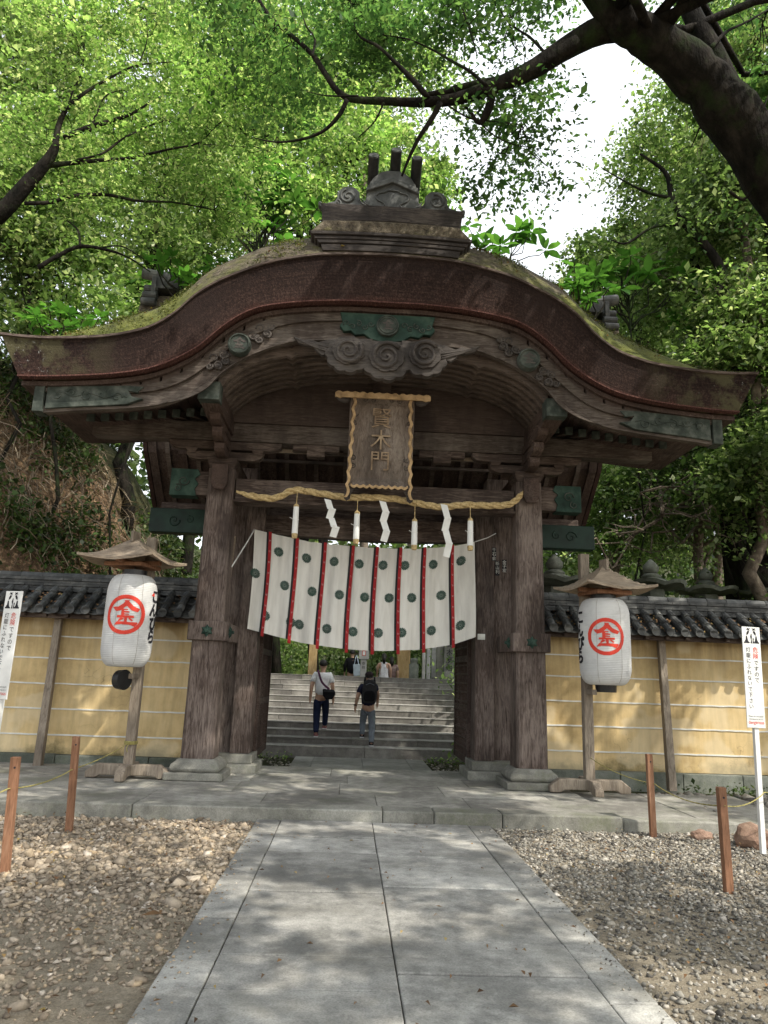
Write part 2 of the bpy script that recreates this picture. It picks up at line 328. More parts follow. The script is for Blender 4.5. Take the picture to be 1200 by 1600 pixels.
M['leafBig']=leafmat('broad_leaf',(.04,.115,.02),(.09,.22,.04),.5,(.13,.28,.05))
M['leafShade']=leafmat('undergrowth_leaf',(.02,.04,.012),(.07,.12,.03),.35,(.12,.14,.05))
M['grassy']=leafmat('dry_root_fibre',(.08,.055,.035),(.22,.17,.12),.1,(.34,.28,.2))
M['mossleaf']=leafmat('moss_tuft',(.05,.06,.012),(.15,.17,.035),.3,(.26,.26,.07))
M['litter']=leafmat('dead_leaf',(.12,.06,.03),(.30,.17,.08),.1,(.45,.33,.1))
M['rope']=simple('straw_rope',[(.28,.19,.08),(.50,.37,.18),(.66,.52,.29)],30,rough=.9,bump=.6,bdist=.01)
M['cord']=simple('yellow_cord',[(.22,.19,.06),(.42,.37,.13)],40,rough=.8,bump=.2)
M['paper']=simple('white_paper',[(.70,.70,.68),(.82,.82,.80)],6,rough=.85,bump=.05)
def _cloth():
    m,nt,b=mat('offwhite_curtain_cloth'); N=NT(nt); f=N.noise(N.coord((6,6,.8)),1.4,5,.6)
    N.l(N.ramp(f,[(.3,(.56,.54,.50)),(.6,(.72,.70,.655)),(.8,(.78,.765,.72))]),b.inputs['Base Color']); b.inputs['Roughness'].default_value=.95
    b.inputs['Specular IOR Level'].default_value=.1; N.bump(N.noise(N.coord((1,1,1)),220,2,.5),b,.2,.002); return m
M['cloth']=_cloth()
M['red']=simple('vermilion_paint',[(.55,.035,.02),(.68,.055,.03)],7,rough=.7,bump=0)
M['redstrip']=simple('red_curtain_strip',[(.26,.012,.016),(.38,.025,.026)],7,rough=.9,bump=0)
M['blackstrip']=simple('black_curtain_strip',[(.012,.012,.014),(.03,.028,.03)],7,rough=.9,bump=0)
M['black']=simple('black_lacquer',[(.006,.006,.007),(.02,.02,.02)],7,rough=.35,bump=0)
M['ink']=simple('black_ink',[(.010,.010,.014),(.022,.02,.026)],7,rough=.8,bump=0)
M['crest']=simple('dark_green_crest',[(.012,.045,.035),(.025,.075,.055)],9,rough=.9,bump=0)
def _lpaper():
    m=bpy.data.materials.new('lantern_paper'); m.use_nodes=True; nt=m.node_tree; nt.nodes.clear(); N=NT(nt); out=N.n('ShaderNodeOutputMaterial')
    f=N.noise(N.coord(),3,6,.6); z=N.sep(N.coord())[2]
    col=N.ramp(f,[(.3,(.60,.60,.60)),(.6,(.78,.78,.77))])
    w=N.n('ShaderNodeTexWave'); w.bands_direction='Z'; w.inputs['Scale'].default_value=1/.0232*.1592*2/2; 
    p=N.n('ShaderNodeBsdfPrincipled'); N.l(col,p.inputs['Base Color']); p.inputs['Roughness'].default_value=.75
    t=N.n('ShaderNodeBsdfTranslucent'); N.l(col,t.inputs[0]); mx=N.n('ShaderNodeMixShader'); mx.inputs[0].default_value=.25
    N.l(p.outputs[0],mx.inputs[1]); N.l(t.outputs[0],mx.inputs[2]); N.l(mx.outputs[0],out.inputs[0]); return m
M['lpaper']=_lpaper()
# ---------------------------------------------------------------- text and raster decals
def text_tris(s, size=1.0):
    """triangles (k,3,2) of a text, centred"""
    c=bpy.data.curves.new('t','FONT'); c.body=s; c.size=size; c.align_x='CENTER'; c.align_y='CENTER'; c.resolution_u=3
    o=bpy.data.objects.new('t',c); COL.objects.link(o); dg=bpy.context.evaluated_depsgraph_get()
    me=bpy.data.meshes.new_from_object(o.evaluated_get(dg)); me.calc_loop_triangles()
    V=np.array([v.co[:2] for v in me.vertices]); T=np.array([t.vertices[:] for t in me.loop_triangles])
    bpy.data.objects.remove(o); bpy.data.curves.remove(c); bpy.data.meshes.remove(me)
    P=V[T]; mn=P.reshape(-1,2).min(0); mx=P.reshape(-1,2).max(0); return P-(mn+mx)/2
def tris_mask(P, xs, zs):
    X,Z=np.meshgrid(xs,zs,indexing='ij'); mk=np.zeros(X.shape,bool)
    for a,b,c in P:
        i0,i1=np.searchsorted(xs,[min(a[0],b[0],c[0]),max(a[0],b[0],c[0])]); j0,j1=np.searchsorted(zs,[min(a[1],b[1],c[1]),max(a[1],b[1],c[1])])
        x=X[i0:i1,j0:j1]; z=Z[i0:i1,j0:j1]
        if x.size==0: continue
        d1=(b[0]-a[0])*(z-a[1])-(b[1]-a[1])*(x-a[0]); d2=(c[0]-b[0])*(z-b[1])-(c[1]-b[1])*(x-b[0]); d3=(a[0]-c[0])*(z-c[1])-(a[1]-c[1])*(x-c[0])
        mk[i0:i1,j0:j1] |= ((d1>=0)&(d2>=0)&(d3>=0))|((d1<=0)&(d2<=0)&(d3<=0))
    return mk
def poly_mask(poly, xs, zs):
    X,Z=np.meshgrid(xs,zs,indexing='ij'); ins=np.zeros(X.shape,bool); n=len(poly)
    for i in range(n):
        x1,z1=poly[i]; x2,z2=poly[(i+1)%n]
        if z1==z2: continue
        c=((z1>Z)!=(z2>Z))&(X<(x2-x1)*(Z-z1)/(z2-z1)+x1); ins^=c
    return ins
KIN=[[(565,722),(556,708),(612,708),(605,722),(650,768),(722,797),(700,830),(640,815),(585,768),(530,818),(480,828),(437,782),(500,780),(548,748)],
 [(536,796),(566,800),(566,888),(536,888)],[(566,800),(600,800),(600,812),(566,812)],[(566,822),(619,824),(619,838),(566,838)],[(566,848),(615,850),(615,862),(566,862)],
 [(497,868),(665,868),(667,893),(495,893)],[(572,890),(602,890),(600,945),(574,945)],[(538,890),(572,903),(515,932),(510,920)],[(612,900),(625,890),(662,915),(648,928)],
 [(500,930),(700,935),(712,944),(680,983),(640,965),(540,960),(473,969)]]
KIN=[[((x-575)/205,(858-y)/205) for x,y in p] for p in KIN]
def kin_mask(xs,zs,R):
    """red ring and character, radius R"""
    X,Z=np.meshgrid(xs,zs,indexing='ij'); r=np.hypot(X,Z)/R; mk=(r<1)&(r>.80)
    for p in KIN: mk|=poly_mask([(a*R,b*R) for a,b in p],xs,zs)
    return mk
def grid_decal(name, mk, xs, zs, fn, m, parent):
    """cells of the mask mapped through fn(x,z)->xyz arrays"""
    I,J=np.nonzero(mk); dx=xs[1]-xs[0]; dz=zs[1]-zs[0]
    c=[]
    for a,b in ((-.5,-.5),(.5,-.5),(.5,.5),(-.5,.5)): c.append(fn(xs[I]+a*dx*1.02,zs[J]+b*dz*1.02))
    V=np.stack(c,1).reshape(-1,3); F=np.arange(len(V)).reshape(-1,4)
    return npmesh(name,V,F,m,parent)
def flat_text(name, s, size, origin, ax, az, m, parent, wx=1.0, depth=.0, vertical=False, pitch=None):
    """flat text: origin centre, ax right vector, az up vector"""
    o0=Vector(origin); ax=Vector(ax); az=Vector(az); nrm=ax.cross(az).normalized(); mb=MB()
    chars=[(s,0)] if not vertical else [(ch,-i*(pitch or size*1.05)) for i,ch in enumerate(s)]
    for ch,dz in chars:
        if ch==' ': continue
        P=text_tris(ch,size)
        for t in P:
            vs=[o0+ax*(p[0]*wx)+az*(p[1]+dz)+nrm*depth for p in t]
            mb.add(vs,[(0,1,2)])
    return mb.build(name,m,parent)
def spiral(mb, cx, cz, y, r, turns=1.6, a0=0, thick=.02, cw=1, n=26):
    pts=[]; rr=[]
    for i in range(n):
        t=i/(n-1); a=a0+cw*t*turns*2*pi; q=r*(1-t)**.8
        pts.append((cx+q*cos(a),y,cz+q*sin(a))); rr.append(thick*(1-.55*t))
    mb.tube(pts,rr,6)
# ================================================================= THE GATE
gate=tag(empty('shrine_gate',(XC,10.6,.15)),'dark wooden shrine gate with a curved bark roof and green copper fittings','gate')
UT=[(0,7.28),(.78,7.25),(1.22,7.18),(1.67,7.06),(2.02,6.90),(2.3,6.75),(2.58,6.54),(2.83,6.26),(3.1,6.05),(3.37,5.94),(3.7,5.86),(4.23,5.80),(4.7,5.79),(5.06,5.81)]
UB=[(0,6.60),(.52,6.60),(1.15,6.55),(1.65,6.46),(1.94,6.34),(2.22,6.12),(2.5,5.83),(2.78,5.63),(3.04,5.50),(3.3,5.42),(3.7,5.35),(4.2,5.30),(4.5,5.28),(4.80,5.27)]
NU=56
def half(pts,n=NU): return smooth_curve(pts,n)
top_h=half(UT); bot_h=half(UB)
TOP=mirror(top_h); BOT=mirror(bot_h)
YF,YB=9.0,11.75
def ampl(u): return interp([0,3.0,3.5,4.1,4.7,5.06],[1,1,.9,.6,.15,0],u)
def dprof(t):   # rise behind the edge, t = distance from the front edge
    return interp([0,.06,.15,.3,.6,1.0,1.6,3],[0,.12,.27,.46,.67,.78,.84,.86],t)
ys=[YF,YF+.05,YF+.12,YF+.22,YF+.35,YF+.5,YF+.7,YF+.9,YF+1.15,YF+1.4,(YF+YB)/2]; ys=ys+[YF+YB-y for y in ys[-2::-1]]
n=len(TOP); V=[]
for y in ys:
    t=min(y-YF,YB-y)
    for x,z in TOP:
        u=abs(x-XC); a=ampl(u); wob=.018*noise.noise(Vector((x*3,y*3,0)))*min(1,t*5)
        V.append((x,y,z+a*dprof(t)+wob))
F=[(i*n+k,i*n+k+1,(i+1)*n+k+1,(i+1)*n+k) for i in range(len(ys)-1) for k in range(n-1)]
mb=MB(); mb.add(V,F); roof=mb.build('roof',M['moss'],gate,smooth=True,label='mossy curved top of the bark roof')
# bark fascia: front band, sides, back, as a thick shell just under the roof sheet
def band(yf,yb,top,bot,lean=.10):
    m=MB(); nn=len(top)
    ring=[]
    vs=[(x,yf,z-.004) for x,z in top]+[(x,yf+lean,z) for x,z in bot]+[(x,yb,z-.004) for x,z in top]+[(x,yb-lean,z) for x,z in bot]
    fs=[]
    rows=5
    # subdivided front
    m.add(vs,[])
    for (a,b) in ((0,nn),(2*nn,3*nn)):
        fs+=[(b+i,b+i+1,a+i+1,a+i) for i in range(nn-1)]
    fs+=[(nn+i,nn+i+1,3*nn+i+1,3*nn+i) for i in range(nn-1)]
    fs+=[(0,2*nn,3*nn,nn),(nn-1,2*nn-1,4*nn-1,3*nn-1)]
    m.f+=fs; return m
BOTj=[(x,z+.010*noise.noise(Vector((x*9,0,0)))) for x,z in BOT]
eb=band(YF,YB,TOP,BOTj).build('roof_edge',M['bark'],roof)
_s=[0]
for a_,b_ in zip(TOP[:-1],TOP[1:]): _s.append(_s[-1]+math.hypot(b_[0]-a_[0],b_[1]-a_[1]))
uvl=eb.data.uv_layers.new(name='UVMap'); nn=len(TOP)
for lp in eb.data.loops:
    i=lp.vertex_index; q,k=divmod(i,nn); co_=eb.data.vertices[i].co
    uvl.data[lp.index].uv=(_s[k]+(co_.y-9 if k in (0,nn-1) else 0), .62 if q in (0,2) else 0.0)
# thin dark lip and reddish lower lip following the edge
def offs(c,dx,dz): return [(x+dx,z+dz) for x,z in c]
m=MB(); m.strip(offs(TOP,0,.012),offs(TOP,0,-.02),YF-.03,YF+.04); m.build('edge_lip',M['beam'],roof)
M['redlip']=simple('reddish_bark_lip',[(.03,.012,.010),(.08,.03,.024),(.17,.08,.06)],25,rough=.9,bump=.8,stretch=(3,1,1))
m=MB(); m.strip(offs(BOT,0,.008),offs(BOT,0,-.010),YF+.055,YF+.16); m.build('lower_lip',M['redlip'],roof)
# hafu (gable board)
HT=half([(0,6.54),(.43,6.53),(.9,6.50),(1.32,6.46),(1.7,6.33),(1.98,6.16),(2.22,5.98),(2.42,5.80),(2.7,5.54),(3.0,5.37),(3.3,5.30),(3.7,5.27),(4.2,5.25),(4.52,5.25)])
HB=half([(0,6.13),(.6,6.12),(1.19,6.08),(1.6,5.97),(1.89,5.82),(2.12,5.66),(2.34,5.46),(2.64,5.22),(3.0,5.06),(3.4,4.985),(3.8,4.94),(4.2,4.90),(4.45,4.87),(4.52,4.865)])
HTm,HBm=mirror(HT),mirror(HB)
m=MB(); m.strip(HTm,HBm,9.30,9.42); hafu=m.build('gable_board',M['hafu'],gate,bevel=.008)
mid=[((a[0]+b[0])/2,a[1]*.72+b[1]*.28) for a,b in zip(HTm,HBm)]
m=MB(); m.strip(HTm,[(a[0],a[1]*.70+b[1]*.30) for a,b in zip(HTm,HBm)],9.255,9.298); m.build('upper_moulding',M['hafu'],hafu,bevel=.006)
m=MB(); m.strip([(a[0],b[1]+.075) for a,b in zip(HTm,HBm)],offs(HBm,0,-.012),9.275,9.30); m.build('lower_moulding',M['hafu'],hafu,bevel=.006)
# dark filler and blocks between hafu and bark
m=MB()
for i in range(-17,18):
    u=abs(i)*.262; x=XC+i*.262
    if u>4.6: continue
    z0=interp([p[0] for p in HT],[p[1] for p in HT],u)-.06; z1=interp([p[0] for p in bot_h],[p[1] for p in bot_h],min(u,4.7))-.005
    sl=(interp([p[0] for p in bot_h],[p[1] for p in bot_h],min(u+.1,4.75))-z1)/.1*(1 if i>0 else -1)
    w=.115
    m.prism([(x-w,z0-sl*w),(x+w,z0+sl*w),(x+w,z1+sl*w),(x-w,z1-sl*w)],9.26,9.36)
m.build('blocking',M['inner'],gate,bevel=.004)
# roof underside (soffit) dark boards
m=MB(); un=[(x,z-.02) for x,z in BOT]; un2=[(x,z-.08) for x,z in BOT]
m.strip(un,un2,9.20,11.65); m.build('soffit',M['beamy'],gate)
# curved ceiling ribs
def rib(u0=2.30):
    pts=[(0,6.06),(.5,6.05),(1.0,6.01),(1.25,5.955),(1.32,5.905),(1.39,5.935),(1.6,5.89),(1.85,5.79),(2.0,5.70),(2.16,5.56),(2.30,5.40)]
    return [(interp([0,1],[0,1],0)+u,z) for u,z in pts]
RB=rib(); 
for k in range(7):
    y0=9.50+k*.18
    lo=mirror([(u,z-.0) for u,z in RB]); hi=[(x,z+.17) for x,z in lo]
    m=MB(); m.strip(hi,lo,y0,y0+.085); m.build('ceiling_rib',M['rib'],gate,bevel=.006)
lo=mirror([(u,z+.15) for u,z in RB]); m=MB(); m.strip([(x,z+.03) for x,z in lo],lo,9.43,10.74); m.build('ceiling_board',M['beamy'],gate)
# pediment panel
pp=mirror([(u,z+.05) for u,z in RB]); m=MB(); m.strip(pp,[(x,5.36) for x,z in pp],10.74,10.79)
m.build('pediment_panel',M['inner'],gate)
m=MB(); m.box(XC-.14,XC+.14,10.60,10.74,5.36,6.1); m.taper((XC,10.66,5.4),(.62,.14),(XC,10.66,5.85),(.30,.14)); m.build('king_strut',M['inner'],gate,bevel=.01)
# main columns
CX=2.34
for s in (-1,1):
    cx=XC+s*CX-.03; 
    m=MB(); w=.235
    ch=.035
    def oct_(w): return [(-w+ch,-w),(w-ch,-w),(w,-w+ch),(w,w-ch),(w-ch,w),(-w+ch,w),(-w,w-ch),(-w,-w+ch)]
    vs=[]
    for z,w in ((.40,.228),(2.0,.218),(4.6,.195)):
        vs+=[(cx+a,10.87+b,z) for a,b in oct_(w)]
    fs=[tuple(range(8))[::-1],tuple(range(16,24))]+[(i*8+k,i*8+(k+1)%8,(i+1)*8+(k+1)%8,(i+1)*8+k) for i in range(2) for k in range(8)]
    m.add(vs,fs); col=m.build('column',M['col'],gate,bevel=.004)
    m=MB(); m.box(cx-.40,cx+.40,10.47,11.27,.148,.25); m.build('stone_pad',M['kerb'],col,bevel=.015)
    m=MB(); sq=[(.33,.25),(.345,.30),(.33,.35),(.285,.385),(.262,.42)]
    m.lathe([(r*1.414,z) for r,z in sq],(cx,10.87,0),4,rot=pi/4); m.build('stone_plinth',M['kerb'],col,bevel=.03)
    # waist band with star fittings
    m=MB(); m.box(cx-.275,cx+.275,10.595,10.67,2.03,2.30); m.box(cx-.275,cx-.225,10.67,11.15,2.03,2.30); m.box(cx+.225,cx+.275,10.66,11.15,2.03,2.30)
    bandm=m.build('waist_band',M['col'],gate,bevel=.012)
    xi=cx-s*.25
    m=MB(); m.box(xi-.05,xi+.05,11.15,11.66,2.04,2.29); m.build('side_rail',M['col'],gate,bevel=.01)
    def star(c, ax, nr):
        m=MB(); c=Vector(c); ax=Vector(ax); nr=Vector(nr); az=Vector((0,0,1)); k=6
        ring=[]
        for i in range(12):
            a=pi/2+2*pi*i/12; r=.095 if i%2==0 else .06; ring.append(c+ax*r*cos(a)+az*r*sin(a))
        top=[c+(p-c)*.55+nr*.035 for p in ring]
        m.add(ring+top,[tuple(range(12)),tuple(range(12,24))]+[(i,(i+1)%12,12+(i+1)%12,12+i) for i in range(12)])
        m.cyl(c+nr*.03,c+nr*.07,.024,10); m.build('star_fitting',M['copper'],bandm,bevel=.003)
    star((cx,10.595,2.165),(1,0,0),(0,-1,0)); star((cx-s*.275,10.87,2.165),(0,1,0),(-s,0,0))
    # bracket complex on the column
    br=MB(); z=4.60
    br.taper((cx,10.87,4.56),(.30,.30),(cx,10.87,4.68),(.44,.44)); br.box(cx-.22,cx+.22,10.65,11.09,4.68,4.76)
    for L,zz in ((.58,4.76),(.86,4.93)):
        br.prism([(cx-L,zz+.13),(cx+L,zz+.13),(cx+L,zz+.07),(cx+L-.06,zz+.02),(cx+L-.16,zz),(cx-L+.16,zz),(cx-L+.06,zz+.02),(cx-L,zz+.07)],10.79,10.93)
    for dx in (-.5,0,.5): br.taper((cx+dx,10.86,4.86),(.12,.17),(cx+dx,10.86,4.93),(.19,.22))
    br.build('bracket_block',M['beam'],gate,bevel=.01)
    br=MB()
    for y0,zz,h in ((10.30,4.74,.14),(10.05,4.90,.14),(9.80,5.06,.12)):
        br.prism_yz([(y0,zz+h),(y0,zz+.06),(y0+.05,zz+.02),(y0+.16,zz),(11.7,zz),(11.7,zz+h)],cx-.075,cx+.075)
        br.taper((cx,y0+.14,zz+h-.02),(.12,.14),(cx,y0+.14,zz+h+.045),(.2,.2))
    br.box(cx-.12,cx+.12,10.52,10.60,4.32,4.62); br.taper((cx,10.56,4.24),(.14,.05),(cx,10.56,4.32),(.24,.10))
    br.build('bracket_arm',M['beamy'],gate,bevel=.008)
    # purlin running forward with copper shoe
    px=XC+s*(CX+.05)
    m=MB(); m.prism_yz([(9.42,5.44),(9.42,5.21),(9.9,5.15),(12.4,5.15),(12.4,5.44)],px-.13,px+.13); pur=m.build('purlin',M['beamy'],gate,bevel=.01)
    m=MB(); m.box(px-.145,px+.145,9.38,9.62,5.195,5.455); m.build('copper_shoe',M['coppergrey'],pur,bevel=.006)
    # door post, side panel, stone sill
    dx=XC-.06
    m=MB(); a=dx+s*1.72; bb=dx+s*2.02; m.box(min(a,bb),max(a,bb),11.65,12.05,.40,4.7); dp=m.build('door_post',M['col'],gate,bevel=.012)
    a=dx+s*2.02; bb=dx+s*2.50; m=MB(); m.box(min(a,bb),max(a,bb),11.80,11.90,.40,4.6); m.build('side_panel',M['col'],gate)
    m=MB(); a=dx+s*1.66; bb=dx+s*2.62; m.box(min(a,bb),max(a,bb),11.52,12.2,.27,.402); a=dx+s*1.58; m.box(min(a,bb),max(a,bb),11.42,12.3,.14,.27); m.build('stone_sill',M['kerb'],gate,bevel=.015)
    # lattice door leaf swung inwards
    xl=dx+s*1.70; m=MB()
    m.box(xl-.03,xl+.03,12.06,12.14,.30,3.7); m.box(xl-.03,xl+.03,13.5,13.58,.30,3.7)
    for z in (.30,1.1,1.9,2.7,3.62): m.box(xl-.028,xl+.028,12.14,13.5,z,z+.10)
    leafd=m.build('door_leaf',M['beamy'],gate,bevel=.004)
    m=MB()
    for k in range(9): m.box(xl-.012,xl+.012,12.22+k*.145,12.25+k*.145,.4,3.62)
    for k in range(21): m.box(xl-.018,xl-.004,12.14,13.5,.5+k*.148,.53+k*.148)
    m.build('lattice',M['beamy'],leafd)
    # rear column
    m=MB(); m.box(cx-.2,cx+.2,13.1,13.5,.2,5.3); rc=m.build('rear_column',M['col'],gate,bevel=.012)
    m=MB(); m.box(cx-.38,cx+.38,12.9,13.7,-.05,.2); m.build('stone_pad',M['kerb'],rc,bevel=.015)
# horizontal beams
m=MB(); m.box(XC-CX+.18,XC+CX-.24,10.76,10.98,4.14,4.47); m.build('tie_beam',M['beam'],gate,bevel=.012)
m=MB(); m.box(XC-CX+.15,XC+CX-.2,10.72,11.02,4.10,4.137); m.build('tie_beam_trim',M['beam'],gate,bevel=.006)
for s in (-1,1):
    a=XC+s*(CX+.18); b=XC+s*3.12; m=MB(); m.box(min(a,b),max(a,b),10.78,10.96,4.19,4.56); nb=m.build('beam_nose',M['beam'],gate,bevel=.01)
    c=XC+s*2.74; m=MB()
    pl=[(0,4.17),(.40,4.17),(.40,4.585),(0,4.585),(-.04,4.50),(.04,4.44),(-.02,4.36),(.03,4.28)]
    m.prism([(c+s*q,z) for q,z in pl],10.755,10.985); m.build('copper_cap',M['copper'],nb,bevel=.006)
    m=MB(); spiral(m,c+s*.2,4.40,10.745,.085,1.4,0,.012,s); spiral(m,c+s*.28,4.28,10.745,.06,1.4,2,.010,s); m.build('scroll',M['coppergrey'],nb,smooth=True)
    dx=XC-.06; a=dx+s*2.1; b=XC+s*3.66; m=MB(); m.box(min(a,b),max(a,b),11.86,12.06,3.84,4.16); nb=m.build('beam_nose',M['beam'],gate,bevel=.01)
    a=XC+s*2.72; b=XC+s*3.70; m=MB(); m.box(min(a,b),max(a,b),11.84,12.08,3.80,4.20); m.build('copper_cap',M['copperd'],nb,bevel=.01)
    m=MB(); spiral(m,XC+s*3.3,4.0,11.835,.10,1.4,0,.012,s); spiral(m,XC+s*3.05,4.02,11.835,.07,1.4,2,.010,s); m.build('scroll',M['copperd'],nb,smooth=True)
m=MB(); m.prism([(XC-2.1,4.14),(XC-2.1,3.86),(XC-1.4,3.80),(XC,3.765),(XC+1.4,3.80),(XC+2.0,3.86),(XC+2.0,4.14)],11.72,11.90); m.build('door_lintel',M['beam'],gate,bevel=.012)
m=MB(); m.box(XC-4.40,XC+4.30,10.78,11.02,5.07,5.36); m.build('eave_beam',M['hafu'],gate,bevel=.012)
m=MB(); m.box(XC-2.5,XC+2.4,13.22,13.4,4.1,4.4); m.build('rear_beam',M['beam'],gate,bevel=.012)
for s in (-1,1):
    x=XC+s*CX; m=MB(); m.box(x-.1,x+.1,11.1,13.4,4.66,4.92); m.build('cross_beam',M['beamy'],gate,bevel=.01)
# openwork transom between tie beam and eave beam, with slender name strips
for s in (-1,1):
    m=MB(); m.box(XC+s*.98-.14,XC+s*.98+.14,10.8,10.95,4.88,5.07); m.box(XC+s*.98-.36,XC+s*.98+.36,10.81,10.94,4.97,5.068); m.build('transom_block',M['beam'],gate,bevel=.008)
    m=MB(); x=XC+s*1.25; m.box(x-.42,x+.42,11.05,11.07,5.0,5.06); b_=m.build('name_strip',M['greyx'],gate)
    flat_text('lettering','奉納　施主' if s<0 else '奉　施工',.05,(x,11.045,5.03),(1,0,0),(0,0,1),M['ink'],b_)
# ceiling grid behind
m=MB(); m.box(XC-2.3,XC+2.3,11.1,12.3,5.46,5.50); m.build('ceiling_panel',M['inner'],gate)
m=MB()
for k in range(9):
    x=XC-2.2+k*.55; m.box(x-.035,x+.035,11.1,12.3,5.38,5.455)
m.build('ceiling_batten',M['rib'],gate)
m=MB()
for k in range(3): y=11.4+k*.38; m.box(XC-2.3,XC+2.3,y-.025,y+.025,5.33,5.378)
m.build('cross_batten',M['rib'],gate)
# side rafters with copper caps
for s in (-1,1):
    for k in range(9):
        u=2.62+k*.205; x=XC+s*u; z=interp([2.65,4.2],[5.385,5.215],u)
        y0=10.28
        m=MB(); m.prism_yz([(y0,z-.10),(y0,z),(11.2,z+.25),(11.2,z+.15)],x-.05,x+.05); r_=m.build('rafter',M['beamy'],gate)
        m=MB(); m.box(x-.057,x+.057,y0-.014,y0+.03,z-.108,z+.008); m.build('copper_cap',M['coppergrey'],r_,bevel=.004)
# crests and copper on the gable board
for s in (-1,1):
    a=XC+s*3.30; m=MB()
    zt=lambda u:interp([p[0] for p in HT],[p[1] for p in HT],u)-.015; zb=lambda u:interp([p[0] for p in HB],[p[1] for p in HB],u)+.03
    us=[4.47,4.2,3.9,3.6,3.42]; pl=[(XC+s*u,zt(u)) for u in us]+[(XC+s*3.22,zt(3.3)-.02),(XC+s*3.3,5.18),(XC+s*3.42,5.20),(XC+s*3.36,5.12),(XC+s*3.22,5.10)]+[(XC+s*u,zb(u)) for u in us[::-1]]
    m.prism(pl,9.235,9.31); p_=m.build('end_plate',M['coppergrey'],hafu,bevel=.005)
    m=MB()
    for q,(u,r) in enumerate(((3.55,.07),(3.75,.06),(3.95,.075),(4.15,.06),(4.33,.06))): spiral(m,XC+s*u,5.10+.03*(q%2),9.232,r,1.2,q,.010,s if q%2 else -s)
    m.tube([(XC+s*(3.42+.1*q),9.232,5.11+.035*sin(q*1.6)) for q in range(10)],.008,5); m.build('scrollwork',M['coppergrey'],p_,smooth=True)
    m=MB(); a=XC+s*4.50; m.box(min(a,a+s*.13),max(a,a+s*.13),9.22,9.44,4.85,5.27); m.build('end_cap',M['coppergrey'],hafu,bevel=.006)
    # round crest with foliage on both sides
    c=(XC+s*1.98-.02,5.93)
    m=MB(); m.cyl((c[0],9.17,c[1]),(c[0],9.27,c[1]),.155,28); cr=m.build('crest_disc',M['coppergrey'],hafu,bevel=.006)
    m=MB(); pts=[(c[0]+.135*cos(t*2*pi/28),9.165,c[1]+.135*sin(t*2*pi/28)) for t in range(29)]; m.tube(pts,.014,6,cap=False); m.build('crest_ring',M['coppergrey'],cr,smooth=True)
    xs=np.arange(-.12,.12,.004); mk=np.zeros((len(xs),len(xs)),bool)
    for p in KIN: mk|=poly_mask([(q*.13,w*.13) for q,w in p],xs,xs)
    grid_decal('crest_character',mk,xs,xs,lambda x,z,c=c:np.stack([c[0]+x,np.full_like(x,9.165),c[1]+z],1),M['carve'],cr)
    m=MB(); ang=atan2(-.62,.78)*s
    for side in (-1,1):
        for q,(d,o_,r) in enumerate(((.24,.04,.075),(.27,-.07,.06),(.38,.06,.06),(.40,-.05,.065),(.50,.0,.05))):
            dx_=side*d; X=c[0]+dx_*cos(ang)-o_*sin(ang)*1; Z=c[1]+dx_*sin(ang)+o_*cos(ang)
            spiral(m,X,Z,9.262,r,1.3,q*1.7,.017,1 if q%2 else -1)
            m.cyl((X,9.262,Z),(X,9.31,Z),r*.8,10)
    m.build('crest_foliage',M['carve'],cr,smooth=True)
# central copper plate
m=MB(); w=[(-.66,6.50),(-.62,6.36),(-.66,6.30),(-.60,6.22),(-.50,6.23),(-.44,6.17),(-.32,6.19),(-.22,6.12),(0,6.07)]
pl=[(XC+a,z) for a,z in w]+[(XC-a,z) for a,z in w[::-1][1:]]; m.prism(pl,9.215,9.30); cp=m.build('centre_plate',M['copper'],hafu,bevel=.008)
m=MB(); c=(XC,6.31); m.cyl((c[0],9.165,c[1]),(c[0],9.22,c[1]),.155,28); cr=m.build('crest_disc',M['coppergrey'],cp,bevel=.006)
m=MB(); 
for r in (.145,.115): m.tube([(c[0]+r*cos(t*2*pi/28),9.162,c[1]+r*sin(t*2*pi/28)) for t in range(29)],.010,6,cap=False)
for sgn in (-1,1):
    for q in range(5): spiral(m,XC+sgn*(.23+q*.085),6.34-.05*(q%2),9.212,.045,1.2,q,.009,sgn)
m.build('relief',M['coppergrey'],cp,smooth=True)
xs=np.arange(-.12,.12,.004); mk=np.zeros((len(xs),len(xs)),bool)
for p in KIN: mk|=poly_mask([(q*.115,w*.115) for q,w in p],xs,xs)
grid_decal('crest_character',mk,xs,xs,lambda x,z:np.stack([XC+x,np.full_like(x,9.158),6.31+z],1),M['carve'],cp)
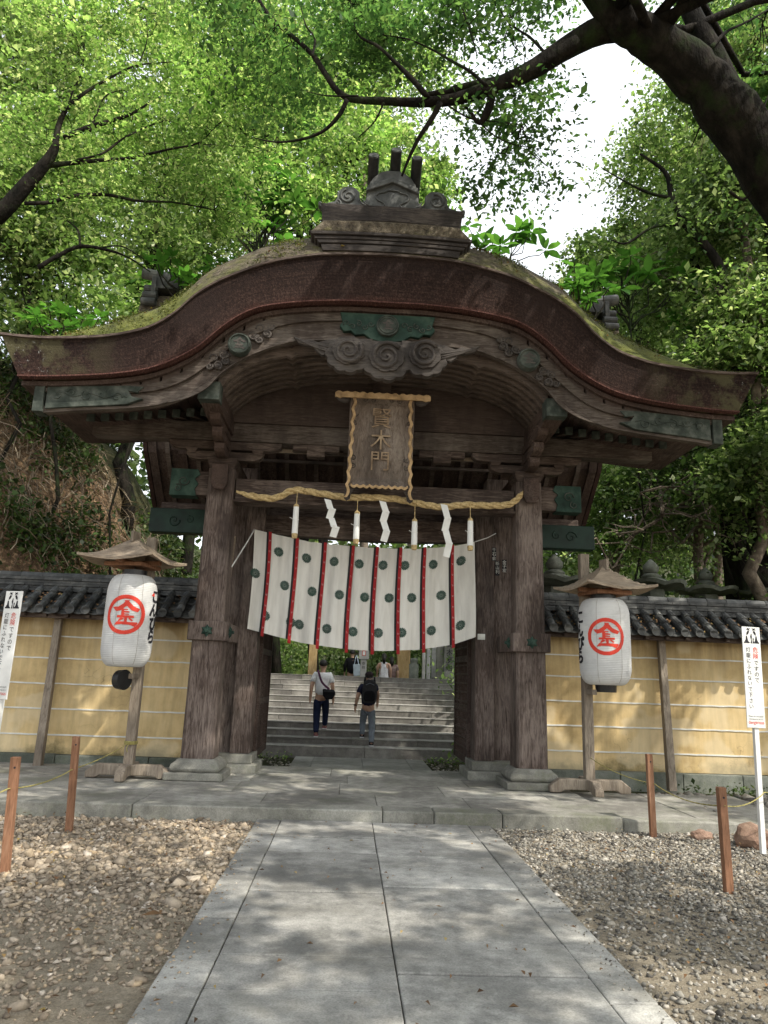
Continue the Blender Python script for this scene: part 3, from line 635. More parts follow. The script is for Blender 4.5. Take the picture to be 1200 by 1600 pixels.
# gegyo: cloud pendant
m=MB()
def scallop(cx,cz,r,lobes,amp,y0,y1,sx=1.15):
    pl=[]
    for i in range(lobes*8):
        a=2*pi*i/(lobes*8); q=r*(1+amp*abs(sin(a*lobes/2))); pl.append((cx+q*cos(a)*sx,cz+q*sin(a)))
    m.prism(pl,y0,y1)
GC=[(XC-.52,5.90,.22),(XC,5.84,.24),(XC+.52,5.90,.22)]
m.prism([(XC-.7,6.1),(XC+.7,6.1),(XC+.5,5.75),(XC,5.68),(XC-.5,5.75)],9.213,9.259)
for q_,(gx,gz,r) in enumerate(GC): scallop(gx,gz-.04,r*1.1,11,.10,9.17+.004*q_,9.286+.003*q_,1.2); scallop(gx,gz,r*.86,9,.08,9.13+.004*q_,9.18,1.1)
for s in (-1,1):
    wing=[(.62,6.06),(.80,6.07),(.94,6.02),(1.04,6.06),(1.12,6.04),(1.28,6.09),(1.20,6.0),(1.08,5.96),(1.0,5.97),(.96,5.90),(.88,5.83),(.80,5.86),(.74,5.74),(.62,5.72)]
    m.prism([(XC+s*a,z) for a,z in wing],9.19,9.27)
    m.prism([(XC+s*a,z) for a,z in [(.2,6.12),(.8,6.08),(.8,5.90),(.2,5.85)]],9.20,9.28)
geg=m.build('pendant_carving',M['carve'],gate,bevel=.008)
m=MB()
for i,(gx,gz,r) in enumerate(GC):
    cw=-1 if i==0 else 1
    spiral(m,gx,gz,9.125,r*.86,2.1,pi*.2,.030,cw,44)
for s in (-1,1):
    for dz in (0,-.07,-.13): m.tube([(XC+s*q,9.185,z+dz*(1.3-q)) for q,z in ((.70,5.92),(.85,5.96),(1.0,5.99),(1.15,6.03),(1.26,6.075))],[.018,.018,.015,.01,.004],6)
m.build('swirl',M['carve'],geg,smooth=True)
# ---- ridge and ornament
def rt(x,y):
    u=abs(x-XC); return interp([p[0] for p in top_h],[p[1] for p in top_h],u)+ampl(u)*dprof(min(y-YF,YB-y))
rg=MB()
def cap_(w0,z0,w1,z1,y0,drop=.03):
    n_=15; top=[];bot=[]
    for i in range(n_):
        t=-1+2*i/(n_-1); top.append((XC+w1*t,z1-drop*t*t)); bot.append((XC+w0*t,z0-drop*t*t))
    rg.strip(top,bot,y0,YB-.5)
cap_(1.14,7.60,.95,7.80,8.99); ridge=rg.build('ridge_swelling',M['moss'],gate,bevel=.03)
rg=MB()
for k,(w,z0,z1,y0) in enumerate(((1.13,7.545,7.592,8.95),(1.08,7.49,7.537,8.975),(1.03,7.435,7.482,8.985),(.97,7.33,7.428,9.0))): cap_(w-.03,z0,w,z1,y0)
rg.build('ridge_step',M['ridgew'],gate,bevel=.008)
rg=MB(); rg.strip([(XC-1.0,8.055),(XC-.5,8.058),(XC,8.06),(XC+.5,8.058),(XC+1.0,8.055)],[(XC-.97,7.76),(XC-.5,7.80),(XC,7.82),(XC+.5,7.80),(XC+.97,7.76)],9.02,9.5); rg.build('ridge_box',M['ridgew'],gate,bevel=.01)
rg=MB(); rg.prism([(XC-.46,7.77),(XC+.46,7.77),(XC+.36,8.30),(XC,8.42),(XC-.36,8.30)],9.5,YB-.3); rg.build('ridge',M['tile'],gate,bevel=.02)
def PXZ(m,pl,y0,y1,s=1): m.prism([(XC+s*a,z) for a,z in pl],y0,y1)
orn=MB()
PXZ(orn,[(-.50,8.06),(-.46,8.13),(-.38,8.20),(-.36,8.34),(0,8.50),(.36,8.34),(.38,8.20),(.46,8.13),(.50,8.06)],9.10,9.30)
PXZ(orn,[(-.375,8.31),(0,8.475),(.375,8.31),(.375,8.355),(0,8.53),(-.375,8.355)],9.05,9.32)
PXZ(orn,[(-.36,8.37),(0,8.54),(.36,8.37),(.36,8.42),(0,8.585),(-.36,8.42)],9.075,9.33)
PXZ(orn,[(-.35,8.40),(.35,8.40),(.33,8.52),(.27,8.62),(.18,8.70),(.08,8.735),(-.08,8.735),(-.18,8.70),(-.27,8.62),(-.33,8.52)],9.15,9.45)
oni=orn.build('ridge_end_ornament',M['bronze'],gate,bevel=.01)
for s in (-1,1):
    orn=MB(); arc=[(.62+.165*cos(a)*(1+.05*abs(sin(a*4))),8.245+.165*sin(a)*(1+.05*abs(sin(a*4)))) for a in [radians(q) for q in range(150,-20,-10)]]
    fin=[(.40,8.06),(.42,8.16),(.46,8.20)]+arc+[(.82,8.16),(.88,8.145),(.94,8.12),(.985,8.115),(1.04,8.15),(1.05,8.10),(1.0,8.06)]
    PXZ(orn,fin,9.12,9.24,s)
    fin_=orn.build('scroll_fin',M['bronze'],oni,bevel=.01); orn=MB()
    spiral(orn,XC+s*.63,8.25,9.115,.115,1.7,pi*.6,.020,-s,34); spiral(orn,XC+s*.775,8.125,9.115,.055,1.3,pi*.5,.014,s)
    orn.tube([(XC+s*q,9.115,z) for q,z in ((.50,8.09),(.62,8.085),(.74,8.075),(.88,8.10),(.96,8.085),(1.03,8.13))],.011,6)
    for q in (.42,.47): orn.tube([(XC+s*(q-.10),9.09,8.10),(XC+s*(q-.04),9.095,8.13),(XC+s*q,9.10,8.20)],.010,5)
    orn.build('scroll_relief',M['bronze'],fin_,smooth=True)
cl=[(-.27,8.08),(-.16,8.085),(-.11,8.13),(-.15,8.17),(-.21,8.20),(-.235,8.26),(-.20,8.31),(-.12,8.33),(-.07,8.36),(0,8.365),(.07,8.36),(.12,8.33),(.20,8.31),(.235,8.26),(.21,8.20),(.15,8.17),(.11,8.13),(.16,8.085),(.27,8.08)]
orn=MB(); orn.tube([(XC+a,9.092,z) for a,z in smooth_curve(cl,60)],.011,6); orn.build('cloud_relief',M['bronze'],oni,smooth=True)
for dx,zc in ((-.29,8.83),(.03,8.94),(.33,8.83)):
    m=MB(); p0=Vector((XC+dx,9.62,zc-.34)); p1=Vector((XC+dx,8.98,zc)); m.cyl(p0,p1,.078,20); c_=m.build('horn_tile',M['bronzed'],oni,bevel=.006)
    d=(p1-p0).normalized(); m=MB(); m.cyl(p1,p1+d*.012,.070,20); m.build('end_disc',M['bronze'],c_)
# rear cross ridge with tiled ends, seen on both sides above the eaves
pt=[(11.75,7.1),(12.0,8.1),(12.2,8.2),(12.5,7.7),(12.9,6.8),(13.4,5.95),(14.45,5.0)]; pb=[(14.42,4.80),(13.35,5.70),(12.85,6.52),(12.4,7.3)]
m=MB(); m.prism_yz(pt+pb,XC-4.3,XC+4.3); rr_=m.build('rear_roof',M['moss'],gate)
m=MB(); m.prism_yz([(a,b-.03) for a,b in pt[4:]]+[(a,b-.1) for a,b in pb[:3]],XC-4.38,XC-4.30); m.build('verge_board',M['redw'],rr_); m=MB(); m.prism_yz([(a,b-.03) for a,b in pt[4:]]+[(a,b-.1) for a,b in pb[:3]],XC+4.30,XC+4.38); m.build('verge_board',M['redw'],rr_)
for k in range(31):
    x=XC-4.2+k*.28; m=MB(); w=.04 if k%2 else .075
    m.prism_yz([(14.35,4.84),(14.35,4.74),(13.33,5.59),(12.8,6.42),(12.8,6.55),(13.36,5.69)],x-w,x+w); m.build('rafter',M['rib'] if k%2 else M['beamy'],rr_)
for a,b in ((13.35,5.56),(13.75,5.22),(14.1,4.93)):
    m=MB(); m.box(XC-2.2,XC+2.2,a-.03,a+.03,b-.05,b); m.build('lath',M['rib'],rr_)
m=MB(); m.prism_yz([(14.40,4.795),(14.40,4.76),(13.33,5.66),(12.8,6.50),(12.8,6.56),(13.36,5.70)],XC-4.28,XC+4.28); m.build('under_boards',M['beamy'],rr_)
m=MB(); m.box(XC-4.1,XC+4.1,13.95,14.1,4.60,4.78); m.build('rear_purlin',M['beam'],rr_,bevel=.01)
m=MB(); m.box(XC-4.05,XC+4.05,11.9,12.3,8.20,8.42); cr=m.build('cross_ridge',M['tile'],gate,bevel=.01)
for s in (-1,1):
    m=MB()
    m.cyl((XC+s*3.85,12.1,8.50),(XC+s*4.35,12.1,8.58),.10,16); m.build('ridge_roll',M['tile'],cr,smooth=False)
    m=MB(); m.box(XC+s*4.07-.04,XC+s*4.07+.04,11.85,12.35,8.05,8.40)
    for k in range(3): m.cyl((XC+s*(4.0),11.95-.05*k,8.2-.15*k),(XC+s*(4.25),11.95-.05*k,8.2-.15*k),.07,12)
    m.build('ridge_end',M['tile'],cr,bevel=.01)
# stickers on the right door post
dp_x=XC-.06+1.72
for i,(px,py,h,txt) in enumerate(((772,866,.22,'千石会'),(777,888,.24,'新山利'),(788,884,.20,'金子宏'))):
    p=at(px,py,11.79 if i else 11.64)
    m=MB(); m.box(p.x-.035,p.x+.035,p.y-.004,p.y,p.z-h/2,p.z+h/2); st=m.build('votive_sticker',M['ink'],gate)
    flat_text('lettering',txt,.068,(p.x,p.y-.006,p.z+h/2-.04),(1,0,0),(0,0,1),M['chalk'],st,vertical=True,pitch=.069)
p=at(752,995,11.64); m=MB(); m.box(p.x-.06,p.x+.06,11.635,11.64,p.z-.045,p.z+.045); m.build('paper_notice',M['chalk'],gate)
p=at(362,880,11.2); m=MB(); m.obox(p,(.035,.02,.85),Matrix.Rotation(radians(2),3,'Y')); m.build('wooden_batten',M['greyx'],gate)
# ================================================================= HANGING THINGS
# plaque
pq=tag(empty('name_plaque',(XC,10.5,4.25)),'wooden name plaque in a wavy edged frame hanging over the rope','plaque')
lean=Matrix.Rotation(radians(14),3,'X')@Matrix.Scale(.93,3,(0,0,1))   # top leans towards the path
base=Vector((XC,10.52,4.27))
def PQ(x,y,z): return base+lean@Vector((x,y,z))
def pq_prism(m,poly,y0,y1):
    k=MB(); k.prism(poly,y0,y1); m.add([PQ(*v) for v in k.v],k.f)
m=MB(); pq_prism(m,[(-.36,.22),(.36,.22),(.36,1.42),(-.36,1.42)],-.02,.02); m.build('board',M['plaque'],pq)
def wav(a,b,amp,k,ph=0,n=40):
    out=[]
    for i in range(n):
        t=i/(n-1); x=a[0]+(b[0]-a[0])*t; z=a[1]+(b[1]-a[1])*t; d=Vector((b[0]-a[0],b[1]-a[1])).normalized(); w=amp*abs(sin(t*pi*k+ph)); out.append((x-d.y*w,z+d.x*w))
    return out
for s in (-1,1):
    m=MB(); inner=[(s*.34,1.44),(s*.34,.22)]; 
    # slanted inner board
    vs=[PQ(s*.34,-.02,.2),PQ(s*.34,-.02,1.44),PQ(s*.46,-.12,1.52),PQ(s*.47,-.12,.06),PQ(s*.48,-.06,.06),PQ(s*.48,-.06,1.52)]
    m.add(vs,[(0,1,2,3),(3,2,5,4)])
    f_=m.build('side_frame',M['plaque'],pq)
    m=MB(); e=wav((s*.455,1.52),(s*.51,-.08),.035*(-s),8); poly=[(x+ (s*.0),z) for x,z in e]+[(x-s*.045,z) for x,z in e[::-1]]
    pq_prism(m,poly,-.16,-.09); m.build('wavy_edge',M['gilt'],f_,bevel=.006)
    m=MB(); pq_prism(m,[(s*.36,.06),(s*.50,.06),(s*.51,-.10),(s*.47,-.14),(s*.42,-.10),(s*.41,-.02)],-.12,-.08); m.build('foot',M['carve'],f_,bevel=.006)
    m=MB()
    for z,r in ((1.25,.05),(1.12,.045),(.55,.05),(.42,.045)):
        k=MB(); spiral(k,s*.40,z,-.078,r,1.2,z*5,.009,s); m.add([PQ(*v) for v in k.v],k.f)
    m.build('scroll',M['carve'],f_,smooth=True)
m=MB(); vs=[PQ(-.36,-.02,1.40),PQ(.36,-.02,1.40),PQ(.46,-.13,1.53),PQ(-.46,-.13,1.53)]; m.add(vs,[(0,1,2,3)]); tf=m.build('top_frame',M['plaque'],pq)
m=MB(); e=wav((-.70,1.56),(.70,1.56),.03,12); lo=[(x,1.49 if abs(x)<.5 else 1.47+.02*abs(sin(x*20))) for x,z in e]
pq_prism(m,[(x,z) for x,z in e]+lo[::-1],-.19,-.10); m.build('wavy_edge',M['gilt'],tf,bevel=.006)
m=MB()
for s in (-1,1):
    pq_prism(m,[(s*.48,1.48),(s*.69,1.49),(s*.64,1.43),(s*.56,1.40),(s*.50,1.42)],-.16,-.11)
    for x,r in ((.14,.04),(.26,.045)):
        k=MB(); spiral(k,s*x,1.475,-.095,r,1.2,x*9,.008,s); m.add([PQ(*v) for v in k.v],k.f)
m.build('scroll',M['carve'],tf,smooth=True)
m=MB(); m.add([PQ(-.36,-.02,.24),PQ(.36,-.02,.24),PQ(.45,-.15,.10),PQ(-.45,-.15,.10)],[(0,1,2,3)]); bf=m.build('bottom_frame',M['plaque'],pq)
m=MB(); e=wav((-.42,.10),(.42,.10),-.03,9); pq_prism(m,[(x,z) for x,z in e]+[(x,z+.045) for x,z in e[::-1]],-.17,-.13); m.build('wavy_edge',M['gilt'],bf,bevel=.004)
m=MB()
for i,ch in enumerate('賢木門'):
    for t in text_tris(ch,.34):
        m.add([PQ(p[0]*.95,-.035,1.20-i*.34+p[1]) for p in t],[(0,1,2)])
M['relief']=simple('worn_relief',[(.20,.14,.09),(.34,.25,.17),(.44,.34,.23)],9,rough=.7,bump=.2)
ch_=m.build('characters',M['relief'],pq); md=ch_.modifiers.new('solid','SOLIDIFY'); md.thickness=.02
# straw rope: twisted strands
RP=[at(x,y,10.56) for x,y in ((370,768),(395,775),(430,778),(460,766),(500,771),(540,777),(575,777),(620,780),(655,787),(690,792),(725,789),(765,790),(795,788),(812,776),(818,768))]
RPc=smooth_curve([tuple(p) for p in RP],260)
m=MB()
for k in range(3):
    pts=[];rr=[]
    for i,p in enumerate(RPc):
        a=i*.21+k*2*pi/3; e=min(1,min(i,259-i)/30+.35); pts.append(Vector(p)+Vector((.012*cos(a),.026*e*cos(a)*1.0,.026*e*sin(a)))); rr.append(.030*e)
    m.tube(pts,rr,7)
rope=m.build('straw_rope',M['rope'],None,smooth=True); tag(rope,'thick twisted straw rope sagging across the beam under the plaque','rope')
def rope_at(px):
    pts=[(p,abs(600+FPX*0)) for p in RPc]; best=min(RPc,key=lambda p:abs(p[0]-at(px,780,10.56).x)); return Vector(best)
labs=['white paper tube tassel at the left end of the rope','white paper tube tassel left of the middle paper streamer','white paper tube tassel between the middle and the right paper streamers','white paper tube tassel at the right end of the rope']
for i,(px,y0,y1) in enumerate(((463,792,838),(558,803,847),(648,815,856),(735,814,857))):
    r=rope_at(px); a=at(px,y0,10.5).z; b=at(px,y1,10.5).z; x=at(px,y0,10.5).x
    t=tag(empty('tassel',(x,10.5,b)),labs[i],'tassel','paper tube tassels hanging from the rope')
    m=MB(); m.tube([(x,10.5,a),(x,10.5,b+.04)],[.040,.046],14); m.build('paper_tube',M['paper'],t,smooth=False)
    m=MB(); m.lathe([(.038,0),(.044,.05),(.040,.07)],(x,10.5,b-.03),12); m.build('straw_end',M['rope'],t)
    m=MB(); m.lathe([(.04,0),(.040,.03),(.012,.055)],(x,10.5,a-.005),12); m.build('straw_top',M['rope'],t)
    m=MB(); m.tube([(x,10.5,a+.03),(x,10.53,r.z-.02)],.006,5); m.build('string',M['rope'],t)
    m=MB(); zz=(a+b)/2+.03; m.tube([(x+.046*cos(q),10.5+.046*sin(q),zz) for q in [j*2*pi/12 for j in range(13)]],.004,4,cap=False); m.tube([(x-.04,10.46,zz),(x-.085,10.45,zz+.02)],.004,4); m.build('tie_string',M['paper'],t)
labs=['zigzag white paper streamer, leftmost of three on the rope','zigzag white paper streamer in the middle, below the plaque','zigzag white paper streamer, rightmost of three on the rope']
for i,(px,y0,y1,dr) in enumerate(((515,780,836,.10),(601,783,843,.03),(697,788,866,.04))):
    z0=at(px,y0,10.48).z; z1=at(px,y1,10.48).z; x=at(px,y0,10.48).x; nseg=4; h=(z0-z1)/nseg; m=MB()
    for k in range(nseg):
        sx=(.028 if k%2 else -.028); xx=x+dr*k/3; w=.055; zt=z0-k*h
        dy=.03*(1 if k%2 else -1)
        m.add([(xx-w+sx*.9,10.48-dy,zt+.012),(xx+w*.8+sx*.9,10.48,zt-.012),(xx+w*.9-sx*.9,10.48+dy,zt-h*1.25),(xx-w*.9-sx*.9,10.48+dy*.3,zt-h*1.12)],[(0,1,2,3)])
    o=m.build('paper_streamer',M['paper']); so=o.modifiers.new('s','SOLIDIFY'); so.thickness=.003
    tag(o,labs[i],'paper streamer','zigzag paper streamers on the rope')
# curtain: grid with folds, red and black strips, round crests
CXL,CXR=-1.60,1.96
def ctop(t): return interp([0,.08,.25,.5,.75,.9,1],[3.84,3.78,3.67,3.615,3.63,3.70,3.78],t)
def cbot(t): return interp([0,.1,.25,.4,.5,.6,.75,.9,1],[2.27,2.19,2.08,2.02,2.00,2.00,2.04,2.14,2.27],t)
def cpt(t,v):
    """t across 0..1, v 0 top .. 1 bottom"""
    t=np.asarray(t,float); v=np.asarray(v,float)
    x=CXL+(CXR-CXL)*t+ .02*np.sin(v*3+t*5)+(-.012*(1-t)*v)
    zt=np.interp(t,np.linspace(0,1,60),[ctop(q) for q in np.linspace(0,1,60)]); zb=np.interp(t,np.linspace(0,1,60),[cbot(q) for q in np.linspace(0,1,60)])
    y=11.50+.06*v+ (.014+.016*v)*np.sin(t*62)+.020*np.sin(t*23+v*2.2)*(.4+v)+.010*np.sin(t*130+1)*(1-v)+.03*np.sin(t*9)*v
    return np.stack([x,y,zt+(zb-zt)*v],-1)
cur=tag(empty('crested_curtain',(.18,11.5,2.0)),'off white curtain with green round crests and red strips hung across the doorway','curtain')
nt_,nv_=220,44; T_,V_=np.meshgrid(np.linspace(0,1,nt_),np.linspace(0,1,nv_),indexing='ij'); P_=cpt(T_,V_).reshape(-1,3)
I_=np.arange(nt_*nv_).reshape(nt_,nv_); F_=np.stack([I_[:-1,:-1],I_[1:,:-1],I_[1:,1:],I_[:-1,1:]],-1).reshape(-1,4)
npmesh('cloth',P_,F_,M['cloth'],cur,smooth=True)
strips=[.065,.185,.31,.437,.548,.657,.768,.895]
def ribbon(name,t0,t1,m_,off,v0,v1,yy=0):
    k=40; a=cpt(np.full(k,t0),np.linspace(v0,v1,k))+[0,-off,0]; b=cpt(np.full(k,t1),np.linspace(v0,v1,k))+[0,-off,0]
    V=np.concatenate([a,b]); F=np.array([(i,i+1,k+i+1,k+i) for i in range(k-1)]); return npmesh(name,V,F,m_,cur,smooth=True)
for i,t in enumerate(strips):
    ribbon('black_strip',t-.0105,t+.002,M['blackstrip'],.012,-.01,1.0); ribbon('red_strip',t-.001,t+.0125,M['redstrip'],.016,-.01,1.035)
def crest(t,v,r=.078):
    c=cpt(np.array(t),np.array(v)); R=[];Fs=[]; n=16
    fw=(CXR-CXL); hh=float(ctop(t)-cbot(t)); k=0
    for j in range(n):
        a0=2*pi*(j+.08)/n; a1=2*pi*(j+.92)/n; am=(a0+a1)/2
        ring=[(.22,am-.12),(.85,a0),(.97,a0+.08),(1.0,am),(.97,a1-.08),(.85,a1),(.22,am+.12)]
        for q,a in ring:
            R.append(cpt(t+r*q*cos(a)/fw,v-r*q*sin(a)/hh)+[0,-.008,0])
        Fs.append(tuple(range(k,k+7))); k+=7
    m=MB(); m.add(R,Fs); 
    m.add([cpt(t+r*.18*cos(a)/fw,v-r*.18*sin(a)/hh)+[0,-.009,0] for a in [2*pi*q/10 for q in range(10)]],[tuple(range(10))])
    m.build('round_crest',M['crest'],cur)
for i in range(9):
    tc=[.02,.125,.25,.375,.49,.60,.70,.83,.955][i]
    if i in (0,): crest(.012,.44); crest(.075,.83); continue
    crest(tc-.015,.17+.0*i); 
    if i<8: crest(tc+.022,.49)
    crest(tc-.022 if i!=1 else .20-.01,.83)
ms=MB()
for t in strips:
    for v in np.linspace(.08,.95,9):
        c=cpt(np.array(t+.006),np.array(v))+[0,-.019,0]; 
        for a in (.3,2.4,4.5): ms.obox(Vector(c)+Vector((.010*cos(a),0,.010*sin(a))),(.005,.001,.008),Matrix.Rotation(a,3,'Y'))
ms.build('strip_motif',M['paper'],cur).__setitem__('kind','stuff')
m=MB(); m.tube([tuple(cpt(0,0)),(-1.68,11.4,3.62),(-1.80,11.2,3.3),(-1.83,11.0,3.15)],.010,6); m.build('tie_cord',M['paper'],cur,smooth=True); m=MB(); m.tube([tuple(cpt(1,0)),(2.15,11.5,3.86),(2.3,11.55,3.95)],.008,6); m.build('tie_cord',M['paper'],cur,smooth=True)
# ================================================================= SETTING
def gz(x,y):
    """terrain height"""
    nz=noise.noise(Vector((x*.35,y*.35,3)))*.5+noise.noise(Vector((x*1.1,y*1.1,7)))*.22
    z=0.0
    yb=12.75 if x<0 else 12.9
    if y>yb:
        k=min(1,(y-yb)/1.0)
        foot=interp([12,15,17,21,30,60],[-2.9,-3.3,-2.35,-2.0,-3.5,-6],y)
        if x<foot:
            d=foot-x; h=1.55*d if d<5 else 7.75+(d-5)*.55
            z=max(z,(h+nz*min(1,d))*k*interp([12.75,14,16],[.25,.8,1],y))
        elif x>4.2:
            d=x-4.2; z=max(z,min(1.1,d*.8)*k + max(0,d-3)*.12+max(0,y-20)*.10*min(1,d/4))
        if x>=foot-.0 and x<=4.2 and y>15.4:
            z=0 if y<20.7 else 0
            z=interp([15.4,20.5,22,26,60],[-.2,1.2,.76,.76,.9],y)
        elif x<foot and y>15.4: z=max(z,interp([15.4,20.5,22,26,60],[-.2,1.2,.76,.76,.9],y))
    if y>45: z+= (y-45)*.05
    z+= .012*noise.noise(Vector((x*1.5,y*1.5,0))) if y<12 else 0
    return z-.012
xs=np.unique(np.concatenate([np.linspace(-14,14,150),np.linspace(-300,-14,20),np.linspace(14,300,20)]))
ysg=np.unique(np.concatenate([np.linspace(-6,12.7,50),np.linspace(12.7,30,90),np.linspace(30,400,30),np.linspace(-300,-6,12)]))
V=np.array([(x,y,gz(x,y)) for x in xs for y in ysg]); I_=np.arange(len(V)).reshape(len(xs),len(ysg))
F_=np.stack([I_[:-1,:-1],I_[1:,:-1],I_[1:,1:],I_[:-1,1:]],-1).reshape(-1,4)
tag(npmesh('ground',V,F_,M['ground'],smooth=True),kind='structure')
# path slabs
def slab_y(py,px=600): return atg(px,py,0).y
xa,xb,xm,xc_,xd=-.94,-.67,.335,1.40,1.66
m=MB(); g=.0035; gy=.0085
def slabs(x0,x1,cuts,z=.03):
    for a,b in zip(cuts[:-1],cuts[1:]):
        h=z+random.uniform(-.006,.006); m.box(x0+g,x1-g,a+gy,b-gy,-.05,h)
slabs(xa,xb,[1.0,2.2,3.15,4.55,5.3,6.2,7.1,7.9,8.63]); slabs(xc_,xd,[1.0,2.0,3.0,4.1,5.6,6.7,7.8,8.63])
L=[1.0,1.9,2.8]+[slab_y(y,470) for y in (1558,1502,1400,1337,1312)]+[8.63]; R=[1.0,1.7,2.6,3.4]+[slab_y(y,760) for y in (1533,1481,1395,1347,1318)]+[8.63]
slabs(xb,xm,sorted(L)); slabs(xm,xc_,sorted(R))
tag(m.build('stone_path',M['path'],None,bevel=.009),kind='structure')
m=MB(); m.box(xa+.01,xd-.01,1.0,8.63,-.06,.014); tag(m.build('path_bedding',M['gap']),kind='structure')
# platform: kerb stones and paving
m=MB(); cx_=[-7.2,-5.1,-3.65,-2.0,-.02+0.0]; cuts=[-8.5,-6.6,-4.7,atg(20,1247,.15).x-.9,atg(208,1255,.15).x,atg(597,1262,.15).x,atg(676,1265,.15).x,atg(781,1268,.15).x,3.18]
for a,b in zip(cuts[:-1],cuts[1:]): m.box(a+.003,b-.003,8.65,8.97,-.05,.150)
m.box(3.19,4.3,8.70,8.98,-.05,.115); m.box(4.31,5.4,8.72,9.0,-.05,.105); m.box(5.41,7,8.76,9.04,-.05,.09)
tag(m.build('platform_kerb',M['kerb'],None,bevel=.018),kind='structure')
m=MB(); 
yy=[8.975,9.75,10.7,11.45,12.45]
for j,(a,b) in enumerate(zip(yy[:-1],yy[1:])):
    x=-8.5+.5*(j%2)
    while x<3.15:
        w=random.choice((1.1,1.35,1.7)); x1=min(x+w,3.17); 
        if x1-x>.2: m.box(x+.003,x1-.003,a+.003,b-.003,-.05,.146+random.uniform(-.002,.002))
        x=x1
tag(m.build('platform_paving',M['stone'],None,bevel=.005),kind='structure')
m=MB(); m.box(-8.4,3.1,8.98,12.44,-.04,.135); tag(m.build('platform_bed',M['gap']),kind='structure')
m=MB()
for a,b in ((3.19,4.2),(4.21,5.6)): m.box(a,b,8.99,10.9,-.05,.10)
tag(m.build('side_paving',M['stone'],None,bevel=.012),kind='structure')
# slab path behind, drain strip
m=MB()
bx=[-.97,-.60,.33,1.20,1.55]
for i,(a,b) in enumerate(zip(bx[:-1],bx[1:])):
    for c,d in (((12.47,13.9),(13.91,15.1)) if i%2 else ((12.47,14.4),(14.41,15.1))): m.box(a+.004,b-.004,c,d,-.05,.03)
tag(m.build('rear_path',M['step_top'],None,bevel=.006),kind='structure')
# stairs
NST=12; Z0=.20; RZ=(1.60-.20)/11; RY=.45
m=MB(); mt=MB(); SX0,SX1=-3.1,4.1
for i in range(NST):
    z1=Z0+RZ*i; z0=(Z0+RZ*(i-1)) if i else -.05; y0=15.4+RY*i; 
    x=SX0
    rr=random.Random(i*3+1)
    while x<SX1-.01:
        x1=min(x+rr.uniform(1.3,2.3),SX1); 
        if SX1-x1<.4: x1=SX1
        dz=rr.uniform(-.004,.004)
        m.box(x+.003,x1-.003,y0,y0+(RY+.1 if i<NST-1 else 1.2),z0-.06,z1-.012+dz)
        mt.box(x+.003,x1-.003,y0-.012,y0+(RY+.02 if i<NST-1 else 1.2),z1-.012+dz,z1+.004+dz)
        x=x1
st=m.build('stone_stairs',M['step'],None,bevel=.010); tag(st,kind='structure'); tag(mt.build('stair_treads',M['step_top'],None,bevel=.006),kind='structure')
# ---- scattered broken stones
def rocks(name, pts, size, m_, label, flat=.6, half=None):
    tm=[]
    for k in range(14):
        bm=bmesh.new(); r_=random.Random(k)
        for i in range(9):
            v=Vector((r_.gauss(0,1),r_.gauss(0,1),r_.gauss(0,1))).normalized()*r_.uniform(.75,1.1); bm.verts.new((v.x,v.y*.75,v.z*flat))
        bmesh.ops.convex_hull(bm,input=bm.verts[:]); bmesh.ops.delete(bm,geom=[v for v in bm.verts if not v.link_faces],context='VERTS')
        bmesh.ops.triangulate(bm,faces=bm.faces); bm.verts.index_update()
        tm.append((np.array([v.co[:] for v in bm.verts]),np.array([[v.index for v in f.verts] for f in bm.faces]))); bm.free()
    Vs=[];Fs=[];o=0
    for (x,y,z,s) in pts:
        v,f=tm[rng.integers(14)]; a=rng.uniform(0,2*pi); t=rng.normal(0,.35); 
        ca,sa=cos(a),sin(a); Rz=np.array([[ca,-sa,0],[sa,ca,0],[0,0,1]]); Rx=np.array([[1,0,0],[0,cos(t),-sin(t)],[0,sin(t),cos(t)]])
        Vs.append(v@(Rz@Rx).T*s+[x,y,z+s*.22]); Fs.append(f+o); o+=len(v)
    ob=npmesh(name,np.concatenate(Vs),np.concatenate(Fs),m_); return tag(ob,label,'gravel',kind='stuff')
pts=[]
while len(pts)<19000:
    x=rng.uniform(-6.2,-.96); y=rng.uniform(3.3,8.64)
    n_=noise.noise(Vector((x*.8,y*.8,1)));  dens=min(1,max(.22,(y-4.0)/1.6+n_*.7+.3))
    if rng.random()>dens: continue
    s=rng.lognormal(-3.68,.42)*(1.0 if y>5.6 else .72); s=min(s,.085); pts.append((x,y,gz(x,y),s))
for k in range(160):
    y=rng.uniform(3.6,8.5); pts.append((-.94+abs(rng.normal(0,.10)),y,.03,rng.uniform(.004,.016)))
rocks('gravel',pts,0,M['rockL'],'broken brown stone chips spread left of the path')
pts=[]
while len(pts)<29000:
    x=rng.uniform(1.68,6.6); y=rng.uniform(3.4,8.68)
    n_=noise.noise(Vector((x*.8,y*.8,5))); dens=min(1,max(.50,(y-4.6)/2.0+n_*.7+.35))
    if rng.random()>dens: continue
    s=min(rng.lognormal(-4.12,.36),.05); pts.append((x,y,gz(x,y),s))
for k in range(260):
    x=rng.uniform(4.6,6.5); y=rng.uniform(8.3,11.4); pts.append((x,y,.02,rng.uniform(.04,.13)))
for k in range(160):
    y=rng.uniform(3.6,8.5); pts.append((1.66-abs(rng.normal(0,.10)),y,.03,rng.uniform(.004,.013)))
rocks('gravel',pts,0,M['rockR'],'fine grey brown gravel spread right of the path')
pts=[(rng.uniform(-2.4,2.6),rng.uniform(12.5,15.35),gz(0,13),rng.uniform(.012,.05)) for k in range(900)]
pts=[p for p in pts if not(-.97<p[0]<1.55 and p[1]<15.15)]
rocks('gravel',pts,0,M['rockR'],'dark rubble on the ground at the foot of the stairs')
